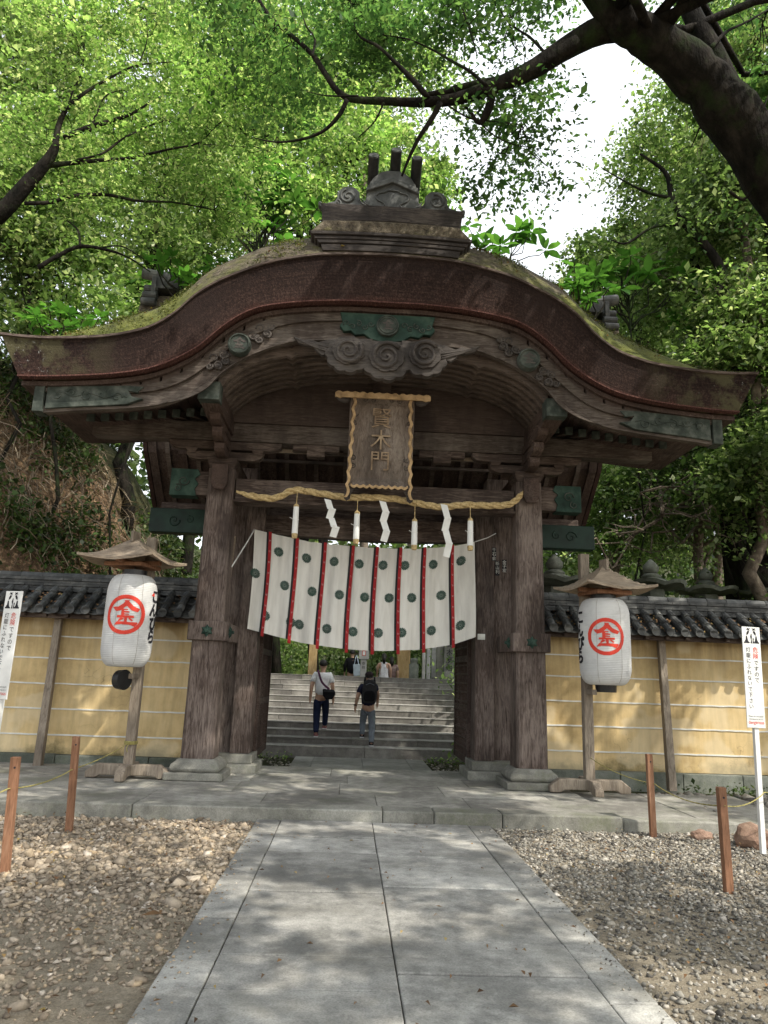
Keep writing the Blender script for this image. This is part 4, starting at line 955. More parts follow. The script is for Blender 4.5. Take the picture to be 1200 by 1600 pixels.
def boulder(name,c,r,label,seed,m_=None,sq=(1,.8,.6)):
    bm=bmesh.new(); bmesh.ops.create_icosphere(bm,subdivisions=3,radius=1)
    for v in bm.verts:
        d=1+.30*noise.noise(v.co*1.3+Vector((seed,0,0)))+.10*noise.noise(v.co*4+Vector((seed,0,0))); v.co=Vector((v.co.x*sq[0],v.co.y*sq[1],v.co.z*sq[2]))*d*r+Vector(c)
    me=bpy.data.meshes.new(name); bm.to_mesh(me); bm.free(); me.materials.append(m_ or M['lantern_stone']); o=bpy.data.objects.new(name,me); COL.objects.link(o); return tag(o,label,'rock')
M['redrock']=stone('reddish_rock',(.17,.10,.07),(.30,.20,.15),.2)
p=atg(1096,1310); boulder('rock',(p.x,p.y,.03),.12,'small reddish rock on the gravel between the two right stakes',1,M['redrock'],(1,.7,.5))
p=atg(1176,1322); boulder('rock',(p.x,p.y,.08),.20,'brown rock at the foot of the right warning sign',4,M['redrock'],(.9,.8,.7))
for i,(px,py,r,lb) in enumerate(((68,1168,0,0),)): pass
# fallen leaves
def litter(n_,x0,x1,y0,y1,z,sz,name,label):
    V=[];F=[]
    for k in range(n_):
        x=rng.uniform(x0,x1); y=rng.uniform(y0,y1); a=rng.uniform(0,6.28); s=sz*rng.uniform(.6,1.3); h=z+.012
        for q,(r,dz) in enumerate(((1,.0),(.45,.012),(1,.0),(.45,.01))):
            V.append((x+s*r*cos(a+q*pi/2),y+s*r*sin(a+q*pi/2),h+dz+rng.uniform(0,.01)))
        F.append((4*k,4*k+1,4*k+2,4*k+3))
    return tag(npmesh(name,np.array(V),np.array(F),M['litter']),label,'leaves',kind='stuff')
litter(70,-.9,1.6,3.5,8.5,.03,.020,'fallen_leaves','few dry leaves fallen on the stone path')
litter(420,-6,-1,3.5,8.5,.05,.022,'fallen_leaves','dry leaves fallen on the broken stones left of the path')
litter(420,1.8,6,3.5,8.6,.02,.020,'fallen_leaves','dry leaves fallen on the gravel right of the path')
p=atg(237,1433,.05); tag(npmesh('fallen_leaf',np.array([(p.x-.07,p.y,.06),(p.x,p.y-.04,.075),(p.x+.07,p.y+.01,.07),(p.x,p.y+.045,.08)]),np.array([(0,1,2,3)]),M['litter']),'large yellow dead leaf lying on the stones left of the path','leaf')
# ---- plaster walls with tiled roofs
def wall(x0,x1,label,side):
    w=tag(empty('plaster_wall',((x0+x1)/2,12.15,0)),label,'wall')
    m=MB(); m.box(x0,x1,12.0,12.35,.28,2.40); m.build('plaster_panel',M['plaster'],w)
    m=MB(); x=x0
    while x<x1: a=min(x+random.uniform(.9,1.5),x1); m.box(x+.004,a-.004,11.90,12.40,-.08,.28+random.uniform(-.01,.01)); x=a
    m.build('stone_base',M['lantern_stone'],w,bevel=.02)
    for z in (.56,.95,1.33,1.72,2.06):
        m=MB(); q_=[x0+(x1-x0)*i/60 for i in range(61)]; wb=[random.gauss(0,.0022) for _ in q_]; m.strip([(a,z+.011+b) for a,b in zip(q_,wb)],[(a,z-.011+b+random.gauss(0,.001)) for a,b in zip(q_,wb)],11.988,12.01); m.build('white_line',M['chalk'],w)
    m=MB(); m.box(x0,x1,11.72,12.0,2.40,2.44); m.box(x0,x1,11.68,11.74,2.33,2.40)
    x=x0+.1
    while x<x1: m.box(x,x+.06,11.60,12.0,2.345,2.395); x+=.33
    m.build('eave_board',M['beam'],w,bevel=.004)
    rf=MB(); P=.235; ya,za,yb,zb=11.56,2.40,12.13,2.80
    k=int((x1-x0)/P)
    for i in range(k):          # flat tiles in overlapping courses
        for c in range(5):
            t0=c/5; t1=(c+1.25)/5; yA=ya+(yb-ya)*t0; zA=za+(zb-za)*t0; yB=ya+(yb-ya)*min(1,t1); zB=za+(zb-za)*min(1,t1)
            xx=x0+i*P; j=random.uniform(-.006,.006)
            vs=[]
            for q in range(5):
                u=q/4; sag=-.028*sin(pi*u); vs+= [(xx+P*u,yA,zA+.035+sag+j),(xx+P*u,yB,zB+.012+sag+j),(xx+P*u,yA,zA+.017+sag+j)]
            fs=[]
            for q in range(4): a=q*3; fs+=[(a,a+3,a+4,a+1),(a+2,a+5,a+3,a)]
            rf.add(vs,fs)
    r_=rf.build('tile_roof',M['tile'],w)
    cv=MB()
    for i in range(k+1):
        xx=x0+i*P+random.uniform(-.008,.008)
        for c in range(3):
            t0=c/3-.02; t1=(c+1)/3+.02; j=random.uniform(-.01,.01)
            cv.tube([(xx+j,ya-.05+(yb-ya)*t0,za+.065+(zb-za)*t0),(xx-j,ya+(yb-ya)*t1,za+.065+(zb-za)*t1)],[.062,.056],10)
    cv.build('round_tile',M['tile'],r_).__setitem__('kind','stuff')
    for i in range(k+1):
        xx=x0+i*P; m=MB(); m.lathe([(.068,0),(.068,.02),(.055,.02),(.055,.012),(.02,.012)],(0,0,0),14)
        m.v=[(xx+a,ya-.055-c,za+.062+b) for a,b,c in m.v]; m.build('end_tile',M['tile'],r_)
    rd=MB()
    for kk,(hw,z0_) in enumerate(((.20,2.78),(.17,2.825),(.19,2.87),(.16,2.915),(.18,2.96))):
        x=x0+.12*(kk%2)
        while x<x1: a=min(x+.30,x1); rd.box(x+.003,a-.003,12.20-hw,12.20+hw,z0_,z0_+.038); x=a
    x=x0
    while x<x1: a=min(x+.34,x1); rd.tube([(x,12.2,3.02),(a-.006,12.2,3.02)],[.085,.08],12); x=a
    rd.build('ridge_tile',M['tile'],w)
    bk=MB(); bk.add([(x0,12.2,2.85),(x1,12.2,2.85),(x1,12.75,2.42),(x0,12.75,2.42)],[(0,1,2,3)]); bk.build('rear_slope',M['tile'],w)
    return w
def wall_litter(x0,x1,n_,lb):
    V=[];F=[]
    for k in range(n_):
        x=rng.uniform(x0,x1); t=rng.random()**1.5; y=11.6+.5*t; z=2.475+.36*t+rng.uniform(0,.03); a=rng.uniform(0,6.28); s_=rng.uniform(.012,.035)
        for q in range(4): V.append((x+s_*cos(a+q*pi/2)*(1 if q%2 else .5),y+s_*.7*sin(a+q*pi/2),z+s_*.5*sin(a+q*pi/2)+rng.uniform(0,.012)))
        F.append((4*k,4*k+1,4*k+2,4*k+3))
    tag(npmesh('fallen_leaves',np.array(V),np.array(F),M['litter']),lb,'leaves',kind='stuff')
wall_litter(3.0,9,900,'dry leaves lying on the tiles of the right wall'); wall_litter(-9,-2.5,350,'dry leaves lying on the tiles of the left wall')
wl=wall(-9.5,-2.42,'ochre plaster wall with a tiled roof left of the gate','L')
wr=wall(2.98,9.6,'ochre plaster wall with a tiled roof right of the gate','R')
for (px0,py0,px1,py1,lb,par) in ((60,1186,92,966,'l',wl),(1050,1228,1033,1004,'r',wr)):
    a=at(px0,py0,11.62); b=at(px1,py1,11.90); m=MB(); a.z=.05
    d=(b-a); m.add([(a.x-.06,a.y-.05,a.z),(a.x+.06,a.y-.05,a.z),(a.x+.06,a.y+.07,a.z),(a.x-.06,a.y+.07,a.z),(b.x-.055,b.y-.04,2.34),(b.x+.055,b.y-.04,2.34),(b.x+.055,b.y+.06,2.34),(b.x-.055,b.y+.06,2.34)],[(0,3,2,1),(4,5,6,7),(0,1,5,4),(1,2,6,5),(2,3,7,6),(3,0,4,7)])
    m.build('leaning_brace',M['grey'],par,bevel=.008)
# ---- lanterns
def lantern_stand(px,py,label,rz,roof_c,roofw,zr,s,leanx=0):
    b=Vector((px,py,.15)); t=tag(empty('lantern_stand',b),label,'lantern stand','lantern stands beside the gate')
    m=MB(); m.add([(b.x+a,b.y+c,z) for z,o_ in ((.24,0),(3.46,leanx)) for a,c in ((-.065+o_,-.065),(.065+o_,-.065),(.065+o_,.065),(-.065+o_,.065))],[(0,3,2,1),(4,5,6,7),(0,1,5,4),(1,2,6,5),(2,3,7,6),(3,0,4,7)])
    m.build('post',M['grey'],t,bevel=.008)
    def foot(hl,dirx):
        pl=[(-hl,.155),(-hl,.24),(-hl+.13,.335),(hl-.13,.335),(hl,.24),(hl,.155),(hl-.14,.155),(hl-.2,.19),(-hl+.2,.19),(-hl+.14,.155)]
        m=MB()
        if dirx: m.prism([(b.x+a,z) for a,z in pl],b.y-.06,b.y+.06)
        else: m.prism_yz([(b.y+a,z+.003) for a,z in pl],b.x-.06,b.x+.06)
        m.build('cross_foot',M['grey'],t,bevel=.015)
    foot(.56,True); foot(.42,False)
    # roof: four flared slopes
    C=Vector(roof_c); R_=MB(); hw=roofw/2; N_=9; ca,sa=cos(rz),sin(rz)
    def rp(u,v,dz=0):   # u,v in -1..1 plan
        r=max(abs(u),abs(v)); corner=(abs(u)*abs(v))**1.5; z=(1-r)**1.15*.40+.05*max(0,r-.6)**1.2*2+ .07*corner*r - .012
        x=u*hw; y=v*hw*.9; return (C.x+x*ca-y*sa, C.y+x*sa+y*ca, C.z+z+dz)
    g_=[-1+2*i/16 for i in range(17)]; vs=[rp(u,v) for u in g_ for v in g_]; vs2=[rp(u,v,-.035) for u in g_ for v in g_]; n_=17
    fs=[(i*n_+j,i*n_+j+1,(i+1)*n_+j+1,(i+1)*n_+j) for i in range(16) for j in range(16)]
    R_.add(vs+vs2,fs+[tuple(q+n_*n_ for q in f[::-1]) for f in fs]+
      [(i,i+1,n_*n_+i+1,n_*n_+i) for i in range(16)]+[(16*n_+i,n_*n_+16*n_+i,n_*n_+16*n_+i+1,16*n_+i+1) for i in range(16)]+
      [(i*n_,n_*n_+i*n_,n_*n_+(i+1)*n_,(i+1)*n_) for i in range(16)]+[(i*n_+16,(i+1)*n_+16,n_*n_+(i+1)*n_+16,n_*n_+i*n_+16) for i in range(16)])
    rf=R_.build('roof',M['greyx'],t)
    m=MB(); a=Vector(rp(0,0)); m.obox(a+Vector((0,-.02,-.01)),(.045,.20,.16),Matrix.Rotation(rz,3,'Z')); m.build('ridge_block',M['grey'],rf,bevel=.006)
    m=MB(); m.obox(C+Vector((0,0,-.03)),(hw*1.0,hw*1.0,.05),Matrix.Rotation(rz,3,'Z')); m.obox(C+Vector((0,0,.01)),(hw*1.5,.06,.06),Matrix.Rotation(rz,3,'Z')); m.obox(C+Vector((0,0,.012)),(.06,hw*1.5,.06),Matrix.Rotation(rz,3,'Z')); m.build('underframe',M['stake'],rf,bevel=.005)
    # lower bracket
    m=MB(); zb=1.50; m.obox((b.x+s*.12,b.y-.17,zb),(.065,.34,.07)); m.build('lower_bracket',M['grey'],t,bevel=.006)
    return t
def paper_lantern(c,r,z0,z1,label,em,side,hang):
    t=tag(empty('paper_lantern',(c[0],c[1],z0)),label,'paper lantern','paper lanterns beside the gate')
    H=z1-z0
    def rad(z):
        q=(z-z0)/H; e=min(q,1-q); base=r*(.60+.40*(1-max(0,1-e/.20)**2.2)**.5)*(1+.03*(sin(pi*q)-.5)); return base
    nr=52; prof=[]
    for i in range(nr*4+1):
        q=i/(nr*4); z=z0+H*q; prof.append((rad(z)-.0045*(1-abs(sin(q*nr*pi))),z))
    m=MB(); m.lathe(prof,(c[0],c[1],0),72); m.build('lantern_body',M['lpaper'],t,smooth=True)
    m=MB(); m.lathe([(r*.50,0),(r*.50,.075),(r*.44,.075)],(c[0],c[1],z1-.005),28); m.build('top_ring',M['black'],t)
    if hang:
        m=MB(); m.lathe([(r*.40,0),(r*.42,.10)],(c[0],c[1],z0-.095),28); m.build('bottom_ring',M['black'],t)
    ez,ea,er=em
    def surf(x,z,a0):
        rr=np.interp(z,[p[1] for p in prof[::2]],[rad(p[1]) for p in prof[::2]])+.003; a=a0+x/r
        return np.stack([c[0]+rr*np.sin(a),c[1]-rr*np.cos(a),z],1)
    xs=np.arange(-er,er,.0045); mk=kin_mask(xs,xs,er)
    grid_decal('red_emblem',mk,xs,xs,lambda x,z:surf(x,z+ez,ea),M['red'],t)
    # vertical brush lettering on the side
    zs=np.arange(-.36,.36,.0045); xs=np.arange(-.11,.11,.0045); mk=np.zeros((len(xs),len(zs)),bool)
    T=[]
    for i,ch in enumerate('こんぴら'):
        P=text_tris(ch,.20); T.append(P*[1.0,1.0]+[0.01*(-1)**i,.27-i*.18])
    T=np.concatenate(T)
    for dx_ in (-.009,0,.009):
        for dz_ in (-.008,.008): mk|=tris_mask(T+[dx_,dz_],xs,zs)
    grid_decal('brush_lettering',mk,xs,zs,lambda x,z:surf(x,z+ez+.0,side),M['ink'],t)
    tri=poly_mask([(-.09,.28),(-.035,.345),(-.02,.27)],xs,zs); 
    if side>0: grid_decal('red_mark',tri,xs,zs,lambda x,z:surf(x,z+ez,side),M['red'],t)
    m=MB()
    for a in (-.35+ea,.6+ea): m.tube([tuple(surf(np.array([0.0]),np.array([z]),a)[0]) for z in np.linspace(z0+.03,z1-.03,30)],.0016,4)
    m.build('seam',M['grey'],t)
    m=MB(); m.tube([(c[0],c[1],z1+.05),(c[0],c[1],z1+.16)],.008,6)
    m.build('hook',M['black'],t)
    return t
lantern_stand(-2.93,10.57,'lantern stand left of the gate, with a round black lamp ring on its bracket',radians(-14),(-3.08,10.28,3.03),1.12,-1,-.04)
lantern_stand(3.37,10.42,'lantern stand right of the gate, close beside the right column',radians(12),(3.57,10.15,2.89),1.08,1,-.02)
paper_lantern((-3.03,10.22),.33,1.62,2.86,'white paper lantern hanging left of the gate, its lower black ring missing',(2.30,.09,.262),1.42,False)
paper_lantern((3.54,10.12),.345,1.60,2.78,'white paper lantern hanging right of the gate, black ring at its bottom',(2.24,-.27,.250),-1.50,True)
# fallen bottom ring of the left lantern, caught on its bracket
p=at(190,1062,10.2); m=MB()
for i in range(24):
    pass
ring=[Vector((p.x+.05*0,p.y,p.z))]
m=MB(); a=Matrix.Rotation(radians(62),3,'Z')@Matrix.Rotation(radians(90),3,'X')
q=MB(); q.lathe([(.125,-.055),(.135,.055)],(0,0,0),26); q2=[a@Vector(v)+p for v in q.v]; m.add(q2,q.f)
tag(m.build('lamp_ring',M['black']),'black ring fallen from the left lantern, resting against the bracket','ring')
# ---- warning signs
def sign(label,bx,by,rz,lean,zb,zt,leanpt):
    t=empty('warning_sign',(0,0,0)); tag(t,label,'sign','warning signs by the ropes')
    W=.205; H=zt-zb
    m=MB(); m.box(-W/2,W/2,-.012,.0,zb,zt); b=m.build('board',M['white'],t,bevel=.004)
    m=MB(); m.box(-.045+.03,.005+.03,.002,.045,0,zt-.1); m.build('pole',M['white'],t,bevel=.004)
    Y=-.0145
    # pictogram: stone lanterns toppling over two people
    pc=MB(); c=zt-.10
    def poly(pl): pc.prism([(x*W,c+z*W) for x,z in pl],Y,Y+.001)
    for s in (-1,1):
        poly([(s*.42,-.35),(s*.42,-.28),(s*.36,-.28),(s*.36,-.20),(s*.32,-.20),(s*.30,.02),(s*.24,.02),(s*.20,-.20),(s*.16,-.28),(s*.12,-.28),(s*.12,-.35)])
        poly([(s*.26,.05),(s*.16,.12),(s*.10,.25),(s*.18,.30),(s*.26,.18)])
        poly([(s*.28,.33),(s*.20,.38),(s*.24,.44),(s*.12,.40),(s*.04,.44),(s*.10,.36),(s*.08,.28),(s*.16,.33)])
    poly([(-.05,-.35),(-.02,-.15),(-.06,-.02),(-.03,.08),(.02,.08),(.03,-.05),(.01,-.15),(.03,-.35)]); poly([(-.03,.10),(0,.15),(.03,.10),(0,.06)])
    poly([(.06,-.35),(.08,-.18),(.07,-.10),(.11,-.06),(.14,-.12),(.12,-.2),(.13,-.35)])
    pc.build('pictogram',M['ink'],b)
    ax,az=(1,0,0),(0,0,1)
    zc=zt-.205
    flat_text('red_writing','危険',.066,(.038,Y,zc-.035),ax,az,M['red'],b,vertical=True,pitch=.066)
    flat_text('black_writing','ですので',.058,(.038,Y,zc-.17),ax,az,M['ink'],b,vertical=True,pitch=.060)
    flat_text('black_writing','灯籠にふれないで下さい',.054,(-.045,Y,zc-.035),ax,az,M['ink'],b,vertical=True,pitch=.0585)
    flat_text('small_writing','Please do not touch',.024,(0,Y,zb+.118),ax,az,M['ink'],b,wx=.85)
    flat_text('small_writing','the lanterns as it is',.024,(0,Y,zb+.09),ax,az,M['ink'],b,wx=.85)
    flat_text('red_writing','dangerous',.050,(0,Y,zb+.052),ax,az,M['red'],b,wx=.84)
    t.rotation_euler=(0,lean,rz); t.location=(bx,by,0); return t
sign('white warning sign at the right edge, its pole behind the brown rock',4.235,7.68,radians(5),radians(1.0),1.22,2.26,0)
sign('white warning sign at the left edge, cut by the frame',-3.36,7.40,radians(-20),radians(.6),1.27,2.31,0)
# ---- stakes and cords
stk=[(-2.73,7.97,.90,'orange wooden stake nearest the platform, left of the path',(0,1)),(-2.66,6.42,.86,'orange wooden stake at the left edge, nearer the camera',(0,0)),
     (3.43,8.45,.86,'brown wooden stake nearest the platform, right of the path',(0,0)),(3.17,6.32,.80,'brown wooden stake right of the path, nearer the camera',(0,0))]
tops=[]
for x,y,h,lb,_ in stk:
    t=tag(empty('wooden_stake',(x,y,0)),lb,'stake','wooden stakes carrying the cords')
    lx=(-.04 if x<0 else -.01); m=MB(); w=.032
    m.add([(x+a,y+b,-.05) for a,b in ((-w,-w),(w,-w),(w,w),(-w,w))]+[(x+a+lx,y+b,h) for a,b in ((-w,-w),(w,-w),(w,w),(-w,w))],[(0,3,2,1),(4,5,6,7),(0,1,5,4),(1,2,6,5),(2,3,7,6),(3,0,4,7)])
    m.build('post',M['stake'],t,bevel=.005)
    hz=h*.62+.0; hx=x+lx*.62; m=MB(); m.cyl((hx,y-.0335,h-.08),(hx,y-.031,h-.08),.009,10); m.build('bolt_hole',M['ink'],t)
    tops.append((x+lx*.7,y,h))
def sagc(a,b,s,n_=18): 
    a,b=Vector(a),Vector(b); return [tuple(a.lerp(b,i/(n_-1))-Vector((0,0,s*4*(i/(n_-1))*(1-i/(n_-1))))) for i in range(n_)]
def cord(pts,lb,r=.0055,m_=None):
    m=MB()
    dense=[]
    for a,b in zip(pts[:-1],pts[1:]): dense.append(a)
    dense.append(pts[-1])
    for k in range(2):
        pp=smooth_curve(dense,160); m.tube([Vector(p)+Vector((r*.5*cos(i*1.1+k*pi),0,r*.5*sin(i*1.1+k*pi))) for i,p in enumerate(pp)],r*.75,5)
    tag(m.build('cord',m_ or M['cord'],None,smooth=True),lb,'cord')
cord(sagc((-2.93,10.50,.62),(-2.76,7.93,.58),.03)+sagc((-2.76,7.93,.58),(-2.70,6.38,.62),.04)[1:]+sagc((-2.70,6.38,.62),(-3.3,4.6,.5),.06)[1:],'yellow twisted cord strung along the left stakes to the left lantern post')
cord(sagc((3.37,10.35,.62),(3.45,8.41,.55),.05)+sagc((3.45,8.41,.55),(3.16,6.28,.66),.06)[1:]+sagc((3.16,6.28,.66),(4.25,7.6,.60),.05)[1:]+sagc((4.25,7.6,.60),(6.2,8.2,.62),.05)[1:],'greenish twisted cord strung along the right stakes past the right sign',.005)
m=MB(); c=(-2.93,10.50,.62); 
for k in range(3): m.tube([(c[0]+.085*cos(a),10.57+.09*sin(a),.60+.015*k) for a in [j*2*pi/14 for j in range(15)]],.008,5,cap=False)
m.tube([(-2.93,10.48,.62),(-2.95,10.45,.55),(-2.93,10.44,.5)],.006,5); tag(m.build('cord_knot',M['cord'],None,smooth=True),'yellow cord wound and knotted round the left lantern post','cord')
# ================================================================= PEOPLE
M['skin']=simple('skin',[(.42,.25,.17),(.52,.33,.24)],8,rough=.6,bump=0)
M['hair']=simple('black_hair',[(.008,.007,.006),(.022,.018,.015)],30,rough=.5,bump=.4)
def fab(name,c,c2=None): return simple(name,[tuple(q*.7 for q in c),c,c2 or tuple(min(1,q*1.15) for q in c)],7,rough=.95,bump=.5,bdist=.01,spec=.1)
M['wshirt']=fab('white_tshirt',(.80,.81,.82)); M['navy']=fab('navy_trousers',(.018,.024,.055)); M['navyt']=fab('dark_navy_shirt',(.02,.022,.045))
M['gtrous']=fab('grey_trousers',(.20,.23,.27)); M['bpack']=fab('charcoal_backpack',(.045,.045,.05)); M['blackf']=fab('black_cloth',(.014,.014,.016))
M['cap']=fab('dark_cap',(.035,.025,.028)); M['tote']=fab('pale_blue_tote',(.52,.60,.66)); M['dress']=fab('white_dress',(.70,.70,.72)); M['shoe']=fab('dark_shoe',(.03,.03,.035)); M['shoer']=fab('red_grey_shoe',(.30,.12,.14)); M['sole']=fab('white_sole',(.6,.6,.6)); M['pattern']=fab('patterned_top',(.18,.12,.11),(.4,.33,.3)); M['strap']=fab('purple_strap',(.12,.05,.10))
def skin(name, vs, es, rad, m_, parent, sub=1, extra=None):
    me=bpy.data.meshes.new(name); me.from_pydata(vs,es,[]); o=bpy.data.objects.new(name,me); COL.objects.link(o)
    sm=o.modifiers.new('skin','SKIN'); sm.use_smooth_shade=True
    for i,r in enumerate(rad):
        sv=me.skin_vertices[0].data[i]; sv.radius=tuple(q*1.17 for q in r) if hasattr(r,'__len__') else (r*(1.17 if r>.02 else 1),)*2; sv.use_root=(i==0)
    ss=o.modifiers.new('sub','SUBSURF'); ss.levels=ss.render_levels=sub
    dg=bpy.context.evaluated_depsgraph_get(); me2=bpy.data.meshes.new_from_object(o.evaluated_get(dg)); bpy.data.objects.remove(o)
    me2.name=name
    o=bpy.data.objects.new(name,me2); COL.objects.link(o); me2.materials.clear(); me2.materials.append(m_)
    me2.polygons.foreach_set('use_smooth',[True]*len(me2.polygons))
    if parent: o.parent=parent; o.matrix_parent_inverse=pinv(parent)
    return o
def person(loc, label, sc, feetL, feetR, handL, handR, bend=0.06, top='wshirt', trous='navy', shoe='shoer', hair='hair', long=False, dress=None, capm=None, group=None, sleeves=True):
    """back view figure, facing +Y; feet/hands as offsets (x,y,z) relative to loc in metres"""
    P=empty('person',loc); tag(P,label,'person',group)
    L=Vector(loc); s=sc
    pel=Vector((0,0,.90*s)); 
    W_=lambda v: tuple(L+Vector(v))
    chest=Vector((0,bend*1.1,1.22*s)); neck=Vector((0,bend*1.6,1.43*s)); head=Vector((0,bend*1.9+.01,1.565*s)); crown=Vector((0,bend*2,1.635*s))
    V=[];E=[];R=[]
    def v(p,r,par=None):
        V.append(W_(p)); R.append(r if hasattr(r,'__len__') else (r,r)); 
        if par is not None: E.append((par,len(V)-1))
        return len(V)-1
    a=v(pel,(.105*s,.08*s)); w=v(pel.lerp(chest,.45),(.115*s,.085*s),a); c=v(chest,(.14*s,.095*s),w); n=v(neck-Vector((0,0,.02)),.05*s,c); n2=v(neck+Vector((0,0,.05*s)),.05*s,n); h=v(head,(.078*s,.092*s),n2); cr=v(crown,(.062*s,.07*s),h)
    v(head+Vector((0,.105*s,-.005)),.012*s,h); v(head+Vector((.085*s,0,0)),.013*s,h); v(head+Vector((-.085*s,0,0)),.013*s,h)
    joints={}
    for sd_,hand in ((-1,handL),(1,handR)):
        sh=chest+Vector((sd_*.175*s,-.0,.13*s)); hd=Vector(hand); el=(sh+hd)/2+Vector((sd_*.02,-.06,0)) 
        i=v(sh,.056*s,c); j=v(el,.042*s,i); k=v(hd+Vector((0,0,.03)),.028*s,j); pm=v(hd-Vector((0,0,.035*s)),(.028*s,.018*s),k)
        for q in range(4):
            f0=hd+Vector((.004*sd_,(q-1.5)*.018*s,-.085*s)); f1=f0+Vector((-.012*sd_,.004,-(.030+.006*(1.5-abs(q-1.2)))*s)); 
            x=v(f0,.0095*s,pm); v(f1,.008*s,x)
        t0=hd+Vector((-.01*sd_,.035*s,-.045*s)); x=v(t0,.010*s,k); v(t0+Vector((-.005*sd_,.015*s,-.032*s)),.0085*s,x)
        joints[sd_]=(sh,el,hd)
    legs={}
    for sd_,ft in ((-1,feetL),(1,feetR)):
        hp=pel+Vector((sd_*.085*s,0,-.05*s)); f=Vector(ft); an=f+Vector((0,-.03,.09*s)); kn=(hp+an)/2+Vector((sd_*.01,.075+ .25*max(0,f.z),0))
        i=v(hp,.070*s,a); j=v(kn,.052*s,i); k=v(an,.036*s,j); v(f+Vector((0,.10,.035)),(.035,.025),k)
        legs[sd_]=(hp,kn,an,f)
    skin('body',V,E,R,M['skin'],P)
    # clothes
    V=[];E=[];R=[]
    if dress:
        m=MB(); pr=[(.10,1.40),(.135,1.30),(.15,1.15),(.15,1.0),(.19,.8),(.24,.5),(.28,.22)]
        n_=28; vs=[]
        for r,z in pr:
            for k in range(n_):
                aa=2*pi*k/n_; fl=1+(.07*sin(aa*9) if z<1.0 else 0)*(1.1-z); vs.append(W_((r*s*cos(aa)*fl,(r*.8*s*sin(aa)*fl)+bend*z*.8,z*s)))
        m.add(vs,[(i*n_+k,i*n_+(k+1)%n_,(i+1)*n_+(k+1)%n_,(i+1)*n_+k) for i in range(len(pr)-1) for k in range(n_)]); m.build('dress',M[dress],P,smooth=True)
    else:
        a=v(pel-Vector((0,0,.045*s)),(.160*s,.135*s)); w=v(pel.lerp(chest,.5),(.150*s,.112*s),a); c=v(chest,(.165*s,.115*s),w); n=v(neck-Vector((0,0,.045*s)),(.075*s,.065*s),c)
        for sd_ in (-1,1):
            sh,el,hd=joints[sd_]; i=v(sh,.072*s,c); 
            j=v(sh.lerp(el,.72),.068*s,i); 
            if sleeves=='long': k=v(el,.055*s,j); v(el.lerp(hd,.85),.042*s,k)
        pass
        skin('shirt',V,E,R,M[top],P)
        V=[];E=[];R=[]
        a=v(pel-Vector((0,0,.035*s)),(.112*s,.088*s)); 
        for sd_ in (-1,1):
            hp,kn,an,f=legs[sd_]; i=v(hp-Vector((0,0,.08*s)),.094*s,a); j=v(kn,.074*s,i); v(an+Vector((0,0,-.02)),.058*s,j)
        skin('trousers',V,E,R,M[trous],P)
    for sd_ in (-1,1):
        hp,kn,an,f=legs[sd_]; V=[];E=[];R=[]
        i=v(f+Vector((0,-.055,.035)),(.040,.034)); j=v(f+Vector((0,.04,.032)),(.045,.032),i); v(f+Vector((0,.15,.026)),(.038,.024),j); v(f+Vector((0,-.04,.085)),(.04,.035),i)
        sh_=skin('shoe',V,E,R,M[shoe],P); m=MB(); c0=L+f; m.prism_yz([(c0.y-.10,c0.z),(c0.y+.19,c0.z),(c0.y+.19,c0.z+.018),(c0.y-.10,c0.z+.022)],c0.x-.045,c0.x+.045); m.build('sole',M['sole'],sh_,bevel=.006)
    # hair
    hm=MB(); hc=L+head; n_=20; rows=12; vs=[]
    rr_=random.Random(5)
    for i in range(rows+1):
        ph=pi*i/rows*(.62)
        for k in range(n_):
            aa=2*pi*k/n_; back=(1-sin(aa))/2; ph2=ph*(.62+.42*back); nz=1+.06*noise.noise(Vector((aa*3,ph*4,s*7)))
            vs.append((hc.x+.098*s*sin(ph2)*cos(aa)*nz, hc.y+.110*s*sin(ph2)*sin(aa)*nz-.006, hc.z+.028*s+.105*s*cos(ph2)*nz))
    hm.add(vs,[(i*n_+k,i*n_+(k+1)%n_,(i+1)*n_+(k+1)%n_,(i+1)*n_+k) for i in range(rows) for k in range(n_)]+[tuple(range(n_))])
    hr=hm.build('hair',M['cap'] if capm=='x' else M[hair],P,smooth=True)
    if long: m=MB(); m.tube([tuple(hc+Vector((0,-.05,.05))),tuple(hc+Vector((0,-.105,-.06))),tuple(hc+Vector((0,-.11,-.2)))],[.07*s,.075*s,.03],10); m.build('long_hair',M[hair],P,smooth=True)
    if capm:
        m=MB(); vs=[]
        for i in range(8):
            ph=pi/2*i/7*1.02
            for k in range(24):
                aa=2*pi*k/24; vs.append((hc.x+.106*s*sin(ph)*cos(aa),hc.y+.118*s*sin(ph)*sin(aa),hc.z+.045*s+.10*s*cos(ph)))
        m.add(vs,[(i*24+k,i*24+(k+1)%24,(i+1)*24+(k+1)%24,(i+1)*24+k) for i in range(7) for k in range(24)]); m.box(hc.x-.07,hc.x+.07,hc.y+.09,hc.y+.18,hc.z+.03,hc.z+.04)
        m.build('cap',M[capm],P,smooth=True)
    fe=L+head+Vector((0,.088*s,0)); 
    for sd_ in (-1,1): m=MB(); m.cyl(fe+Vector((sd_*.03*s,-.012,.012)),fe+Vector((sd_*.03*s,.002,.012)),.008*s,8); m.build('eye',M['ink'],P)
    m=MB(); m.box(fe.x-.02,fe.x+.02,fe.y-.01,fe.y+.0,fe.z-.05*s,fe.z-.042*s); m.build('mouth',M['shoer'],P)
    return P,joints,L
def TZ(i): return Z0+RZ*i+.004
